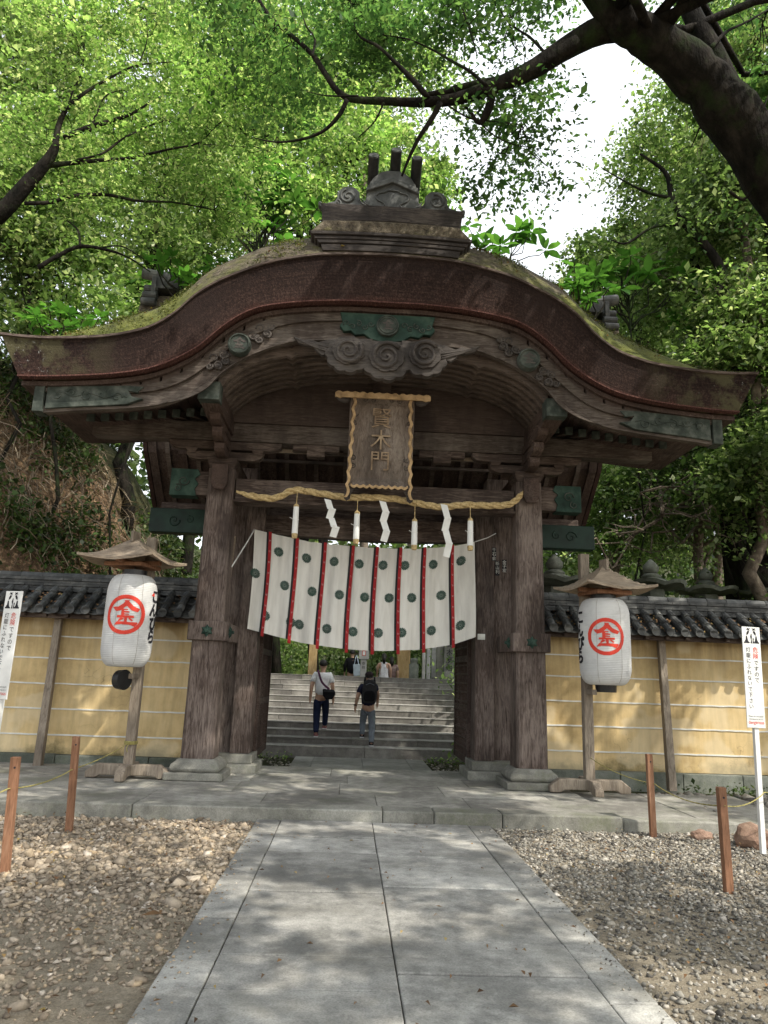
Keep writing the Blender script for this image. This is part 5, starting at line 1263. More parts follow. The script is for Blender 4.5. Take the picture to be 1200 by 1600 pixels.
# man in white t-shirt
f0=at(497,1156,16.02); f1=at(507,1143,16.5)
b0=Vector((at(502,1100,16.15).x,16.15,TZ(1)))
P1,J1,L1=person(b0,'person in a white T-shirt and navy trousers climbing the stairs with a shoulder bag',.945,(-.075,-.12,0),(.085,.38,RZ+.002),(-.24,-.03,.78),(.25,.02,.76),.05,'wshirt','navy','shoer')
m=MB(); sh=L1+Vector((-.10,-.02,1.33)); hip=L1+Vector((.16,-.15,.90))
pts=[sh+Vector((0,.08,.02)),sh+Vector((0,-.02,.045)),sh+Vector((.02,-.09,-.02)),L1+Vector((.0,-.125,1.12)),hip+Vector((0,.0,.08))]
cv=smooth_curve([tuple(p) for p in pts],24); 
for a,b in zip(cv[:-1],cv[1:]): 
    a=Vector(a);b=Vector(b); m.add([a+Vector((-.02,0,-.01)),a+Vector((.02,0,.01)),b+Vector((.02,0,.01)),b+Vector((-.02,0,-.01))],[(0,1,2,3)])
bg_=tag(empty('shoulder_bag',hip),'dark shoulder bag worn by the person in the white T-shirt','bag')
st_=m.build('strap',M['strap'],bg_); so_=st_.modifiers.new('s','SOLIDIFY'); so_.thickness=.006
m=MB(); m.prism([(hip.x-.14,hip.z+.09),(hip.x+.11,hip.z+.07),(hip.x+.14,hip.z-.02),(hip.x+.07,hip.z-.12),(hip.x-.06,hip.z-.13),(hip.x-.13,hip.z-.05)],hip.y-.06,hip.y+.03); bd=m.build('bag_body',M['blackf'],bg_,bevel=.02)
m=MB(); m.prism([(hip.x-.12,hip.z+.09),(hip.x+.10,hip.z+.075),(hip.x+.11,hip.z+.02),(hip.x-.12,hip.z+.02)],hip.y-.068,hip.y-.05); m.build('flap',M['bpack'],bg_,bevel=.008)
# person with backpack and cap
b0=Vector((at(575,1110,15.85).x,15.85,TZ(0)))
P2,J2,L2=person(b0,'person in a dark T-shirt, grey trousers and a dark cap climbing the stairs',.885,(-.10,.30,RZ+.002),(.09,-.13,0),(-.27,-.03,.75),(.20,.16,.86),.07,'navyt','gtrous','shoe',capm='cap')
c0=L2+Vector((.015,-.10,1.10)); bp=tag(empty('backpack',c0),'charcoal backpack on the back of the person in the dark cap','backpack')
m=MB(); pl=[(-.13,-.24),(.13,-.24),(.155,-.10),(.15,.08),(.12,.19),(.06,.24),(-.06,.24),(-.12,.19),(-.15,.08),(-.155,-.10)]
m.prism([(c0.x+a,c0.z+b) for a,b in pl],c0.y-.15,c0.y+.0); bb=m.build('pack_body',M['bpack'],bp,bevel=.04)
m=MB(); m.prism([(c0.x+a*.78,c0.z+b*.45-.09) for a,b in pl],c0.y-.185,c0.y-.14); m.build('front_pocket',M['blackf'],bp,bevel=.02)
m=MB(); m.tube([(c0.x-.09,c0.y-.155,c0.z+.13),(c0.x,c0.y-.16,c0.z+.17),(c0.x+.09,c0.y-.155,c0.z+.13)],.006,5); m.tube([(c0.x-.04,c0.y-.05,c0.z+.235),(c0.x,c0.y-.05,c0.z+.28),(c0.x+.04,c0.y-.05,c0.z+.235)],.008,5); m.build('zip_and_loop',M['gtrous'],bp)
for s in (-1,1): m=MB(); m.tube([(c0.x+s*.09,c0.y,c0.z+.18),(c0.x+s*.10,c0.y+.05,c0.z+.29),(c0.x+s*.11,c0.y+.17,c0.z+.22),(c0.x+s*.12,c0.y+.2,c0.z)],.016,6); m.build('shoulder_strap',M['blackf'],bp,smooth=True)
m=MB(); w=L2+Vector((-.27,-.03,.80)); m.lathe([(.034,0),(.034,.022)],tuple(w),14); m.build('watch',M['ink'],P2)
# three people beyond the top of the stairs
def far(px,pyt,Y,hgt): x=at(px,1040,Y).x; zt=at(px,pyt,Y).z; return Vector((x,Y,zt-hgt*1.69))
g0=far(550,1015,23,.93); P3,_,L3=person(g0,'person in black clothes with a pale bag beyond the top of the stairs',.93,(-.08,0,0),(.08,.1,0),(-.22,.1,.85),(.22,.06,.95),.03,'blackf','blackf','shoe',long=False,sleeves='long')
m=MB(); c=L3+Vector((.14,-.13,1.02)); m.prism([(c.x-.11,c.z+.10),(c.x+.10,c.z+.12),(c.x+.16,c.z-.22),(c.x-.08,c.z-.26)],c.y-.04,c.y+.04); tb=tag(empty('tote_bag',c),'pale blue tote bag carried by the person in black','bag'); m.build('bag_body',M['tote'],tb,bevel=.015)
m=MB(); m.tube([(c.x-.07,c.y,c.z+.10),(c.x-.03,c.y+.02,c.z+.34),(c.x+.0,c.y+.06,c.z+.38),(c.x+.06,c.y,c.z+.11)],.012,6); m.build('handle',M['tote'],tb)
g0=far(600,1021,23,.92); person(g0,'person in a long white dress beyond the top of the stairs',.92,(-.07,0,0),(.07,.05,0),(-.2,.08,.9),(.22,.05,.8),.02,dress='dress',shoe='shoe',long=True)
g0=far(612,1026,23.6,.88); person(g0,'person in a patterned top partly hidden by the white dress',.88,(-.07,0,0),(.07,.05,0),(-.2,.05,.75),(.2,.03,.75),.02,'pattern','gtrous','shoe',long=True)
# ================================================================= VEGETATION
LT=np.array([(0,0,0),(.33,.5,.05),(0,1.0,-.10),(-.33,.5,.05)])       # folded leaf, length 1 along y
def leafcloud(name, C, nper, rh, rv, size, m_, parent, wid=.30, tilt=.55, droop=.25):
    """C (k,3) clump centres; nper leaves each, gaussian disc; returns one crown mesh"""
    C=np.asarray(C,float); k=len(C); n=int(k*nper)
    idx=rng.integers(0,k,n); off=rng.normal(0,1,(n,3)); off/=np.maximum(1,np.linalg.norm(off,axis=1)/2.0)[:,None]
    rhk=rh*rng.uniform(.7,1.35,k); sl=rng.normal(0,.22,(k,2))
    o=off*np.stack([rhk[idx],rhk[idx],np.full(n,rv)],1); o[:,2]+=o[:,0]*sl[idx,0]+o[:,1]*sl[idx,1]-droop*(o[:,0]**2+o[:,1]**2)/rh*.5
    B=C[idx]+o
    az=rng.uniform(0,2*pi,n); el=rng.normal(-.25,tilt,n); ro=rng.normal(0,tilt,n); s=size*rng.lognormal(0,.34,n)
    d=np.stack([np.cos(az)*np.cos(el),np.sin(az)*np.cos(el),np.sin(el)],1)
    sd_=np.stack([-np.sin(az),np.cos(az),np.zeros(n)],1); up=np.cross(sd_,d)*-1
    sd2=sd_*np.cos(ro)[:,None]+up*np.sin(ro)[:,None]; up2=-sd_*np.sin(ro)[:,None]+up*np.cos(ro)[:,None]
    V=B[:,None,:]+ (LT[None,:,0:1]*wid/.33)*sd2[:,None,:]*s[:,None,None]+LT[None,:,1:2]*d[:,None,:]*s[:,None,None]+LT[None,:,2:3]*up2[:,None,:]*s[:,None,None]
    return npmesh(name,V.reshape(-1,3),np.arange(4*n).reshape(-1,4),m_,parent)
def ell(c,r,k,shell=.35):
    """k clump centres in an ellipsoid, biased to the outside"""
    d=rng.normal(0,1,(k,3)); d/=np.linalg.norm(d,axis=1)[:,None]; q=rng.uniform(shell,1,k)**.6
    return np.asarray(c)+d*q[:,None]*np.asarray(r)
def limb(mb,a,b,r0,r1,sag=.0,k=7,wob=.12):
    a=Vector(a);b=Vector(b);L=(b-a).length; pts=[]
    for i in range(k):
        t=i/(k-1); w=Vector(rng.normal(0,1,3))*wob*L*.12*sin(pi*t); pts.append(a.lerp(b,t)+w+Vector((0,0,sag*L*sin(pi*t))))
    mb.tube(pts,[r0+(r1-r0)*i/(k-1) for i in range(k)],7); return pts
def tree(label, base, c, r, m_, nclump=60, nper=150, size=.14, tr=.22, trm='trunk2', rh=.75, rv=.28, group=None, shell=.3, limbs=12):
    b=Vector(base); t=tag(empty('tree',b),label,'tree',group)
    C=ell(c,r,nclump,shell)
    leafcloud('crown',C,nper,rh,rv,size,M[m_],t)
    mb=MB(); top=Vector(c)+Vector((0,0,-r[2]*.3)); P=limb(mb,b+Vector((0,0,-.3)),top,tr,tr*.55,0,9,.25); P2=limb(mb,P[-1],Vector(c)+Vector((0,0,r[2]*.6)),tr*.55,tr*.12,0,6,.3)
    mb.build('trunk',M[trm],t,smooth=True)
    mb=MB(); 
    for i in range(limbs):
        q=Vector(C[rng.integers(len(C))]); s=P[int(rng.integers(4,9))] if q.z<top.z else P2[int(rng.integers(0,4))]; R_=limb(mb,s,q,tr*.30,tr*.05,.06,7,.5)
        for j in range(3): e=R_[int(rng.integers(2,7))]; limb(mb,e,e+Vector(rng.normal(0,1,3))*.7,tr*.09,tr*.02,0,5,.4)
    mb.build('limbs',M[trm],t,smooth=True).__setitem__('kind','stuff')
    return t
def twigto(C,PP,mat_,parent,r=.009):
    mb=MB()
    for q in C:
        q=Vector(q); s=min(PP,key=lambda p:(p-q).length)
        if (s-q).length<2.2: Q=limb(mb,s,q,r,r*.25,.04,6,.8); [limb(mb,Q[k],Q[k]+Vector(rng.normal(0,.22,3)),r*.4,r*.12,0,4,.5) for k in (3,4,5)]
    mb.build('twigs',mat_,parent).__setitem__('kind','stuff')
def harddisc(name,C,nper,R,rv,size,m_,parent,wid=.36):
    C=np.asarray(C,float); k=len(C); n=k*nper; idx=np.repeat(np.arange(k),nper); q=np.sqrt(rng.uniform(0,1,n)); a=rng.uniform(0,2*pi,n); Rk=R*rng.uniform(.75,1.25,k)[idx]
    lob=1+.18*np.sin(a*3+idx)+.12*np.sin(a*5+idx*2); B=C[idx]+np.stack([q*np.cos(a)*Rk*lob,q*np.sin(a)*Rk*lob,rng.normal(0,rv,n)],1)
    az=rng.uniform(0,2*pi,n); s=size*rng.lognormal(0,.2,n); el=rng.normal(-.1,.3,n); ro=rng.normal(0,.35,n)
    d=np.stack([np.cos(az)*np.cos(el),np.sin(az)*np.cos(el),np.sin(el)],1); sd_=np.stack([-np.sin(az),np.cos(az),np.zeros(n)],1); up=np.cross(d,sd_); sd2=sd_*np.cos(ro)[:,None]+up*np.sin(ro)[:,None]
    V=B[:,None,:]+(LT[None,:,0:1]*wid/.33)*sd2[:,None,:]*s[:,None,None]+(LT[None,:,1:2]-.5)*d[:,None,:]*s[:,None,None]
    return npmesh(name,V.reshape(-1,3),np.arange(4*n).reshape(-1,4),m_,parent)
# --- overhead tree: trunk leaning in from the right, long limb to the left
def chain(spec,Y0,Y1):
    n_=len(spec); return [tuple(at(x,y,Y0+(Y1-Y0)*i/(n_-1)))+(w*(Y0+(Y1-Y0)*i/(n_-1))/FPX/2,) for i,(x,y,w) in enumerate(spec)]
def ctube(mb,spec,Y0,Y1,n=26,seg=10,cap=True):
    c=smooth_curve(chain(spec,Y0,Y1),n); mb.tube([p[:3] for p in c],[max(.003,p[3]) for p in c],seg)
    return c
oh=tag(empty('leaning_tree',(8.6,8.3,0)),'large mossy tree leaning in from the right, its limb stretching above the roof','tree')
mb=MB(); tr=[(8.8,8.6,-.3,.55),(8.3,8.5,2.5,.48),(7.4,8.35,5.2,.43)]+chain([(1290,400,108),(1225,300,104),(1150,190,98),(1085,115,88),(1020,62,76),(975,35,66),(940,5,50),(900,-60,44),(860,-140,36),(830,-260,26)],8.2,7.6)
c_=smooth_curve(tr,60); pts_=[p[:3] for p in c_]; mb.tube([tuple(Vector(p)+Vector(rng.normal(0,.012,3))) for p in pts_],[p[3]*(1+.05*sin(i*1.3)) for i,p in enumerate(c_)],18); mb.build('trunk',M['trunk'],oh,smooth=True)
LIMB=[[(985,38,58),(935,48,50),(880,78,40),(830,110,34),(780,132,28),(735,148,24),(700,157,20),(650,160,17),(600,158,14),(550,155,12),(525,140,11),(505,110,10),(488,85,9),(455,55,8),(425,30,7),(405,0,6),(380,-50,4)],
 [(900,68,34),(850,98,24),(800,122,19),(745,132,16),(705,142,15),(665,150,11)],
 [(1215,240,56),(1175,190,52),(1140,140,46),(1115,85,40),(1085,30,36),(1060,-30,32),(1030,-120,24)],
 [(765,136,15),(768,152,15),(760,178,15),(748,192,8),(735,175,6),(725,165,3)],
 [(688,160,11),(675,185,10),(655,215,8),(640,245,6),(628,275,4)],
 [(542,156,9),(530,180,8),(505,205,6),(470,218,5),(430,222,3),(395,215,1.5)],
 [(668,152,12),(645,125,10),(615,95,7),(590,72,6),(560,55,4),(550,20,3),(545,-20,2)],
 [(760,134,7),(735,112,6),(705,95,5),(680,80,4),(640,62,3),(600,55,2)],
 [(745,85,2),(735,50,4),(722,10,4),(712,-40,4)],[(860,92,6),(830,60,5),(812,48,4),(790,30,3),(770,-10,2)],
 [(560,150,4),(520,150,3),(500,148,2),(470,140,1)],[(488,88,5),(492,60,4),(478,40,3),(470,10,2)],[(600,160,4),(585,190,3),(560,215,2)],
 [(748,190,3),(770,210,2.5),(800,225,2),(840,232,1)],[(700,165,3),(735,185,3),(775,190,2),(815,195,1)],[(1165,180,8),(1130,172,6),(1100,190,4),(1080,230,2)],[(1110,75,8),(1135,50,6),(1165,35,4),(1200,15,3)],
 [(1140,300,6),(1165,310,5),(1190,260,4),(1185,200,3),(1200,150,2)]]
LPP=[]
for i,s_ in enumerate(LIMB):
    mb=MB(); LPP+=[Vector(q[:3]) for q in ctube(mb,s_,8.0 if i!=2 else 8.15,8.6 if i in (0,) else 8.3,40 if i<3 else 20)]; mb.build('limb' if i<3 else 'branch',M['trunk'],oh,smooth=True)
# crown sprays seen in the picture
C=[]
def region(x0,x1,y0,y1,Y0,Y1,k,acc=None):
    acc=C if acc is None else acc
    for i in range(k): acc.append(tuple(at(rng.uniform(x0,x1),rng.uniform(y0,y1),rng.uniform(Y0,Y1))))
region(330,700,-60,110,8.1,9.6,46); region(480,840,-40,90,8,9.4,34); region(730,850,120,250,8.2,9.6,15); region(740,860,250,310,8.8,10,6); region(380,520,80,230,8.6,10,10)
region(760,920,-100,10,7.6,9,12); region(1010,1230,-40,60,9,10.5,7); region(1150,1250,60,330,9,10,10)
leafcloud('crown',C,135,.30,.055,.076,M['leafC'],oh,wid=.27,tilt=.45)
LPC=list(C)
# the rest of the crown, above and behind the camera's place: unseen, gaps shaped for sun patches
C=[]
while len(C)<460:
    x=rng.uniform(-2.5,13.5); y=rng.uniform(-7.5,6.4) if len(C)<385 else rng.uniform(6.4,10.6);
    if y>6.4 and x<6.2: continue
    pass; z=9.4+rng.uniform(-.35,.6)+min(1.5,max(0,(y-4.5))*.6)
    if noise.noise(Vector((x*.42,y*.42,2.0)))<-.34 or noise.noise(Vector((x*.95,y*.95,9.0)))<-.06: continue
    C.append((x,y,z))
harddisc('crown',C,170,.62,.10,.16,M['leafC'],oh)
twigto(LPC,LPP,M['trunk'],oh,.009)
mb=MB()
for i in range(16): q=Vector(C[int(rng.integers(len(C)))]); limb(mb,pts_[int(rng.integers(34,56))],q,.07,.012,.05,8,.4)
mb.build('limbs',M['trunk'],oh,smooth=True).__setitem__('kind','stuff')
MPP=[]
# --- left maple
mp=tag(empty('maple_tree',(-7.5,10.5,0)),'fine leaved maple at the upper left with dark forking branches','tree')
mb=MB(); c_=smooth_curve([(-7.8,10.6,0,.2),(-7.4,10.5,3,.18)]+chain([(-60,390,34),(0,335,28),(40,290,25),(75,250,19),(90,222,12)],10.4,10.2),30); mb.tube([p[:3] for p in c_],[p[3] for p in c_],12); mb.build('trunk',M['trunk'],mp,smooth=True)
for s_ in [[(85,235,18),(92,195,15),(108,165,12),(140,140,9),(175,120,7),(210,103,5),(250,98,3),(300,95,2)],
 [(78,258,16),(110,255,12),(160,250,10),(205,247,8),(235,240,7),(270,232,6),(310,224,5),(330,205,3),(345,190,2)],
 [(38,318,10),(80,316,10),(110,307,10),(165,304,9),(215,314,7),(270,316,5),(335,328,3)],[(120,250,7),(160,240,6),(190,218,6),(225,200,4),(262,187,3)],
 [(100,215,14),(135,200,13),(170,190,12),(205,178,8),(235,160,5)],[(105,170,5),(115,140,4),(130,105,3),(130,60,2)],[(215,105,4),(230,60,3),(225,10,2)],[(140,205,9),(152,175,6),(165,150,4),(190,140,2)],
 [(60,418,12),(90,400,11),(125,385,10),(165,390,8),(200,402,5),(235,425,3)],[(125,385,7),(122,360,5),(105,345,3)],[(150,388,5),(190,385,4),(225,405,3)],[(330,110,2),(375,150,2),(385,120,3),(355,70,4),(315,0,4),(300,-30,4)],[(310,225,3),(360,228,2),(400,230,1)]]:
    mb=MB(); MPP+=[Vector(q[:3]) for q in ctube(mb,[(a_,b_,w_*.65) for a_,b_,w_ in s_],10.3,10.7,18,8)]; mb.build('branch',M['trunk'],mp,smooth=True)
C=[]; region(80,460,20,200,10,11.6,54); region(120,440,180,300,10.2,11.8,34); region(0,120,120,330,10.4,12,14); region(180,400,290,360,10.8,12,10); region(0,200,-40,60,9.8,11.5,18); region(250,420,-40,40,10,11.5,14)
leafcloud('crown',C,215,.30,.045,.060,M['leafB'],mp,wid=.30,tilt=.38)
twigto(C,MPP,M['trunk'],mp,.008)
# --- background trees
BT=[ # px,py,Y, r px, mat, label
 (20,110,15,150,'leafM','shaded tree with tangled brown twigs in the top left corner'),
 (170,60,19,170,'leafB','bright tree behind the maple, close to the top left'),
 (330,90,22,180,'leafM','tall tree behind the maple branches, third from the left'),
 (500,90,24,170,'leafB','bright tree beyond the long limb, left of its fork'),
 (590,130,27,125,'leafM','pale distant tree directly above the ridge ornament'),
 (655,290,27,50,'leafB','yellow green tree just right of the ridge ornament'),
 (540,260,24,110,'leafB','yellow green tree just left of the ridge ornament'),
 (60,300,14.5,130,'leafM','dark tree behind the maple trunk at the left edge'),
 (250,300,17,150,'leafM','leafy tree between the maple branches and the left roof slope'),
 (420,240,21,140,'leafB','light green tree over the left shoulder of the roof'),
 (120,450,15,120,'leafM','bushy tree above the left eave, low at the left'),
 (330,420,19,110,'leafM','tree peeping over the middle of the left roof slope'),
 (1180,90,14,150,'leafM','tree behind the leaning trunk in the top right corner'),
 (1070,250,19,115,'leafM','tall tree bordering the sky gap on the right'),
 (1160,330,15,130,'leafD','dark tree under the leaning trunk at the right edge'),
 (985,420,22,90,'leafM','tree right of the sky gap, just above the right roof slope'),
 (1090,420,18,130,'leafD','dark tree beyond the right eave, above the pale leaves'),
 (1180,520,14.5,110,'leafM','tree at the right edge beside the eave tip'),
 (1000,560,24,110,'leafM','distant tree seen through twigs behind the right eave'),
 (1090,720,17,120,'leafD','dark leafy tree under the right eave'),
 (960,790,19,100,'leafM','lit tree between the gate and the right trunk'),
 (1200,730,14.5,100,'leafD','dark tree below the eave tip at the right edge')]
for i,(px,py,Y,rp_,mm,lb) in enumerate(BT):
    c=at(px,py,Y); r=rp_*Y/FPX; 
    n_=int((46 if px>700 or px<100 else 24)+r*(14 if px>700 else 9)); tree(lb,(c.x,Y+.3,gz(c.x,Y)-.2),c,(r*1.05,r*.8,r*1.05),mm,int(n_*1.15),190,.115 if Y<20 else .15,(.16+.01*r) if px>200 else .05,'trunk2' if i%3 and px>340 else 'trunk',rh=.20*r+.20,rv=.15,group='trees behind the gate',limbs=10)
# bare twiggy branches right, below the eave
def twigs(name,lb,starts,m_,cat):
    t=tag(empty(name,starts[0][0]),lb,cat); mb=MB()
    for a,b,r0,n_ in starts:
        P=limb(mb,a,b,r0,r0*.25,.05,9,.9)
        for j in range(n_):
            e=P[int(rng.integers(2,9))]; f=e+Vector((rng.normal(0,.7),rng.normal(0,.5),rng.normal(-.1,.45))); Q=limb(mb,e,f,r0*.3,r0*.06,0,6,.8)
            for q in range(3): e2=Q[int(rng.integers(1,6))]; limb(mb,e2,e2+Vector(rng.normal(0,.3,3)),r0*.12,r0*.03,0,4,.8)
    mb.build('branches',M[m_],t,smooth=True); return t
T1=tag(empty('tree',at(1145,950,16)),'stout dark trunk beyond the right wall, under the eave tip','tree')
mb=MB(); P=[at(1165,960,16),at(1152,880,16),at(1143,800,16),at(1138,740,16),at(1120,640,16),at(1100,520,16),at(1085,400,16)]; P[0].z=.5; mb.tube([tuple(p) for p in smooth_curve([tuple(p) for p in P],24)],list(np.linspace(.34,.12,24)),14); mb.build('trunk',M['trunk'],T1,smooth=True)
mb=MB()
for a,b,r0,n_ in ((at(1140,760,16),at(960,835,15),.07,9),(at(1200,735,15.5),at(1000,770,14.8),.06,9),(at(1142,790,16),at(880,870,15),.05,8),(at(1190,830,16),at(930,850,15),.05,9),(at(1100,600,16),at(960,730,15),.04,7),(at(1120,650,16),at(1200,700,15),.06,5)):
    P=limb(mb,a,b,r0,r0*.25,.05,9,.9)
    for j in range(n_):
        e=P[int(rng.integers(2,9))]; Q=limb(mb,e,e+Vector((rng.normal(0,.7),rng.normal(0,.4),rng.normal(-.05,.45))),r0*.3,r0*.06,0,6,.8)
        for q in range(3): e2=Q[int(rng.integers(1,6))]; limb(mb,e2,e2+Vector(rng.normal(0,.3,3)),r0*.12,r0*.03,0,4,.8)
mb.build('bare_branches',M['trunk2'],T1,smooth=True).__setitem__('kind','stuff')
C=[]; region(930,1200,650,900,15,17,26,C); leafcloud('crown',C,110,.5,.15,.10,M['leafD'],T1)
# pale crooked trunk behind the sky gap's right side
T2=tag(empty('tree',at(1130,700,15.5)),'thin crooked trunk climbing through the dark leaves right of the roof','tree')
mb=MB(); ctube(mb,[(1150,560,20),(1120,480,18),(1130,430,17),(1100,380,15),(1070,350,13),(1050,310,11),(1040,270,8),(1000,240,4)],14.6,14.6,30); ctube(mb,[(1070,350,7),(1020,355,5),(980,380,4),(955,375,2)],14.6,14.6,12); ctube(mb,[(1050,310,6),(1010,300,5),(970,280,3),(940,262,2)],14.6,14.6,12)
a=at(1150,560,14.6); mb.tube([tuple(a),(a.x+.3,14.8,4),(a.x+.2,15,.5)],[.13,.15,.2],10); mb.build('trunk',M['trunk'],T2,smooth=True)
# --- far woods closing the view
def band(name,boxes,size,m_,label):
    C=[]
    for x0,x1,y0,y1,z0,z1,k in boxes:
        for i in range(k): C.append((rng.uniform(x0,x1),rng.uniform(y0,y1),rng.uniform(z0,z1)))
    o=leafcloud(name,C,110,1.1,.7,size,m_,None,wid=.36,tilt=.9); return tag(o,label,'woods',kind='stuff')
band('far_woods',[(-26,4.0,30,36,0,31,330)],.34,M['leafD'],'distant sunlit woods behind the trees on the left')
band('far_woods',[(10.5,26,27,34,0,22,230),(4,11,28,34,0,12,90)],.32,M['leafD'],'distant dark woods behind the trees on the right')
C=[]
for i in range(420): C.append((rng.uniform(-7,9),rng.uniform(25.5,29.5),.9+abs(rng.normal(0,2.2))))
tag(leafcloud('bushes',C,150,.5,.35,.12,M['leafD'],None,tilt=.8),'dark bushes beyond the top of the stairs',None,kind='stuff')
# --- left bank: undergrowth, ferns, hanging roots
C=[]
while len(C)<760:
    x=rng.uniform(-13,-2.2); y=rng.uniform(12.9,22); z=gz(x,y)
    n_=noise.noise(Vector((x*.55,y*.55,z*.4)))
    if z<.4 or n_<(-.05 if z<4.4 else .18): continue
    C.append((x,y,z+.12))
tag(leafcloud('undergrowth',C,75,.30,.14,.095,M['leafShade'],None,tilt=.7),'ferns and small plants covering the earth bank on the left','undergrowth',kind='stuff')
C=[]
for i in range(130):
    x=rng.uniform(2.9,10); y=rng.uniform(13.4,21); C.append((x,y,max(0,gz(x,y))+rng.uniform(.2,2.2)))
tag(leafcloud('undergrowth',C,110,.45,.25,.10,M['leafM'],None,tilt=.7),'leafy undergrowth behind the right wall','undergrowth',kind='stuff')
V=[];F=[]
def strand(p,ln,w,dirv):
    p=Vector(p); d=Vector(dirv); k=len(V); q=p.copy()
    side=Vector((rng.normal(),rng.normal(),.3)).normalized()*w
    for i in range(5):
        V.append(tuple(q-side)); V.append(tuple(q+side)); 
        d=(d+Vector(rng.normal(0,.25,3))+Vector((0,0,-.12))).normalized(); q=q+d*ln/4
    for i in range(4): F.append((k+2*i,k+2*i+1,k+2*i+3,k+2*i+2))
for i in range(4800):
    x=rng.uniform(-12,-4.2); y=rng.uniform(12.9,17.5); z=gz(x,y)
    if z<3.6 and rng.random()<.8: continue
    if z<1.2: continue
    strand((x,y,z+rng.uniform(.05,.5)),rng.uniform(.25,1.1),rng.uniform(.004,.011),(rng.normal(0.3,.5),rng.normal(-.3,.4),rng.normal(-.4,.5)))
tag(npmesh('hanging_roots',np.array(V),np.array(F),M['grassy']),'tangle of dry roots and twigs hanging over the earth bank','roots',kind='stuff')
V=[];F=[]
for i in range(2600):   # straw like growth on the bank beside the stairs
    x=rng.uniform(-5.5,-1.9); y=rng.uniform(16.5,23); z=gz(x,y)
    if z<1.3: continue
    strand((x,y,z+.12),rng.uniform(.2,.6),rng.uniform(.006,.014),(.55,-.1,-.7))
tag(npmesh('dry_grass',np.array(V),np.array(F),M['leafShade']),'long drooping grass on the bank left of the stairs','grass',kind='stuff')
# --- broad leaved shrubs showing over the roof
BL=[(0,0,0),(.16,.25,.03),(.20,.5,.02),(.12,.78,-.05),(0,1,-.15),(-.12,.78,-.05),(-.20,.5,.02),(-.16,.25,.03)]
def broad(label,pts_px,Y,ln,ground=None,group=None,mm='leafBig'):
    c0=at(pts_px[0][0],pts_px[0][1],Y); b=Vector((c0.x,Y,ground if ground is not None else gz(c0.x,Y)))
    t=tag(empty('broadleaf_shrub',b),label,'shrub'); V=[];F=[]; mb=MB(); qx=[at(a_,b_,Y) for a_,b_ in pts_px]; hub=Vector((sum(q.x for q in qx)/len(qx),Y,min(q.z for q in qx)-.5)); b.x=hub.x; b.z=ground if ground is not None else gz(b.x,Y); limb(mb,b,hub,.026,.018,0,8,.2)
    for px,py in pts_px:
        c=at(px,py,Y+rng.uniform(-.4,.4)); 
        limb(mb,hub+Vector((0,0,rng.uniform(-.6,.2))),c,.020,.008,.02,7,.4)
        m_=int(rng.integers(6,10)); a0=rng.uniform(0,6)
        for j in range(m_):
            a=a0+j*2*pi/m_+rng.normal(0,.15); el_=rng.normal(.12,.35); s=ln*rng.uniform(.65,1.15); d=Vector((cos(a)*cos(el_),sin(a)*cos(el_),sin(el_))); sd_=Vector((-sin(a),cos(a),rng.normal(0,.25))).normalized(); up=sd_.cross(d)*-1; k=len(V)
            for x,y,z in BL: V.append(tuple(c+sd_*x*s*1.1+d*(y*s+.03)+up*z*s))
            F.append(tuple(range(k,k+8)))
    npmesh('foliage',np.array(V),np.array(F),M[mm],t); mb.build('stem',M['trunk'],t,smooth=True); return t
def jit(cx,cy,wx,wy,k): return [(cx+rng.normal(0,wx),cy+rng.normal(0,wy)) for i in range(k)]
broad('broad leaved shrub rising over the left shoulder of the roof',jit(425,305,48,30,30),15.6,.42)
broad('broad leaved shrub peeping over the roof right of the ridge ornament',jit(790,378,40,13,13),15.6,.42)
broad('pale broad leaved shrub over the right roof slope',[(1040,408),(1000,425),(960,420),(925,425),(1075,430),(1095,438),(900,440),(985,400)]+jit(950,440,40,15,8),15.3,.44)
broad('bright broad leaved shrub above the right eave',[(1085,515),(1060,500),(1110,490),(1090,485),(1130,500)]+jit(1150,470,35,18,9),15.0,.36)
broad('bright green weeds on the left end of the roof edge',[(75,480),(95,488),(60,492),(110,495),(130,500),(45,500)]+jit(90,500,40,10,6),10.6,.24,ground=6.25)
broad('leafy shrub low at the left edge above the eave',jit(50,440,50,30,22),15.4,.34)
broad('small leafy shrub rooted on the roof, in front of the left tiled ridge end',jit(300,425,32,14,14),11.5,.24,ground=6.8)
broad('small leafy shrub rooted on the roof, in front of the right tiled ridge end',jit(905,462,22,20,18),11.3,.24,ground=6.8)
broad('leafy shrub beside the tiled cross ridge on the left',jit(235,455,35,14,10),15.3,.32)
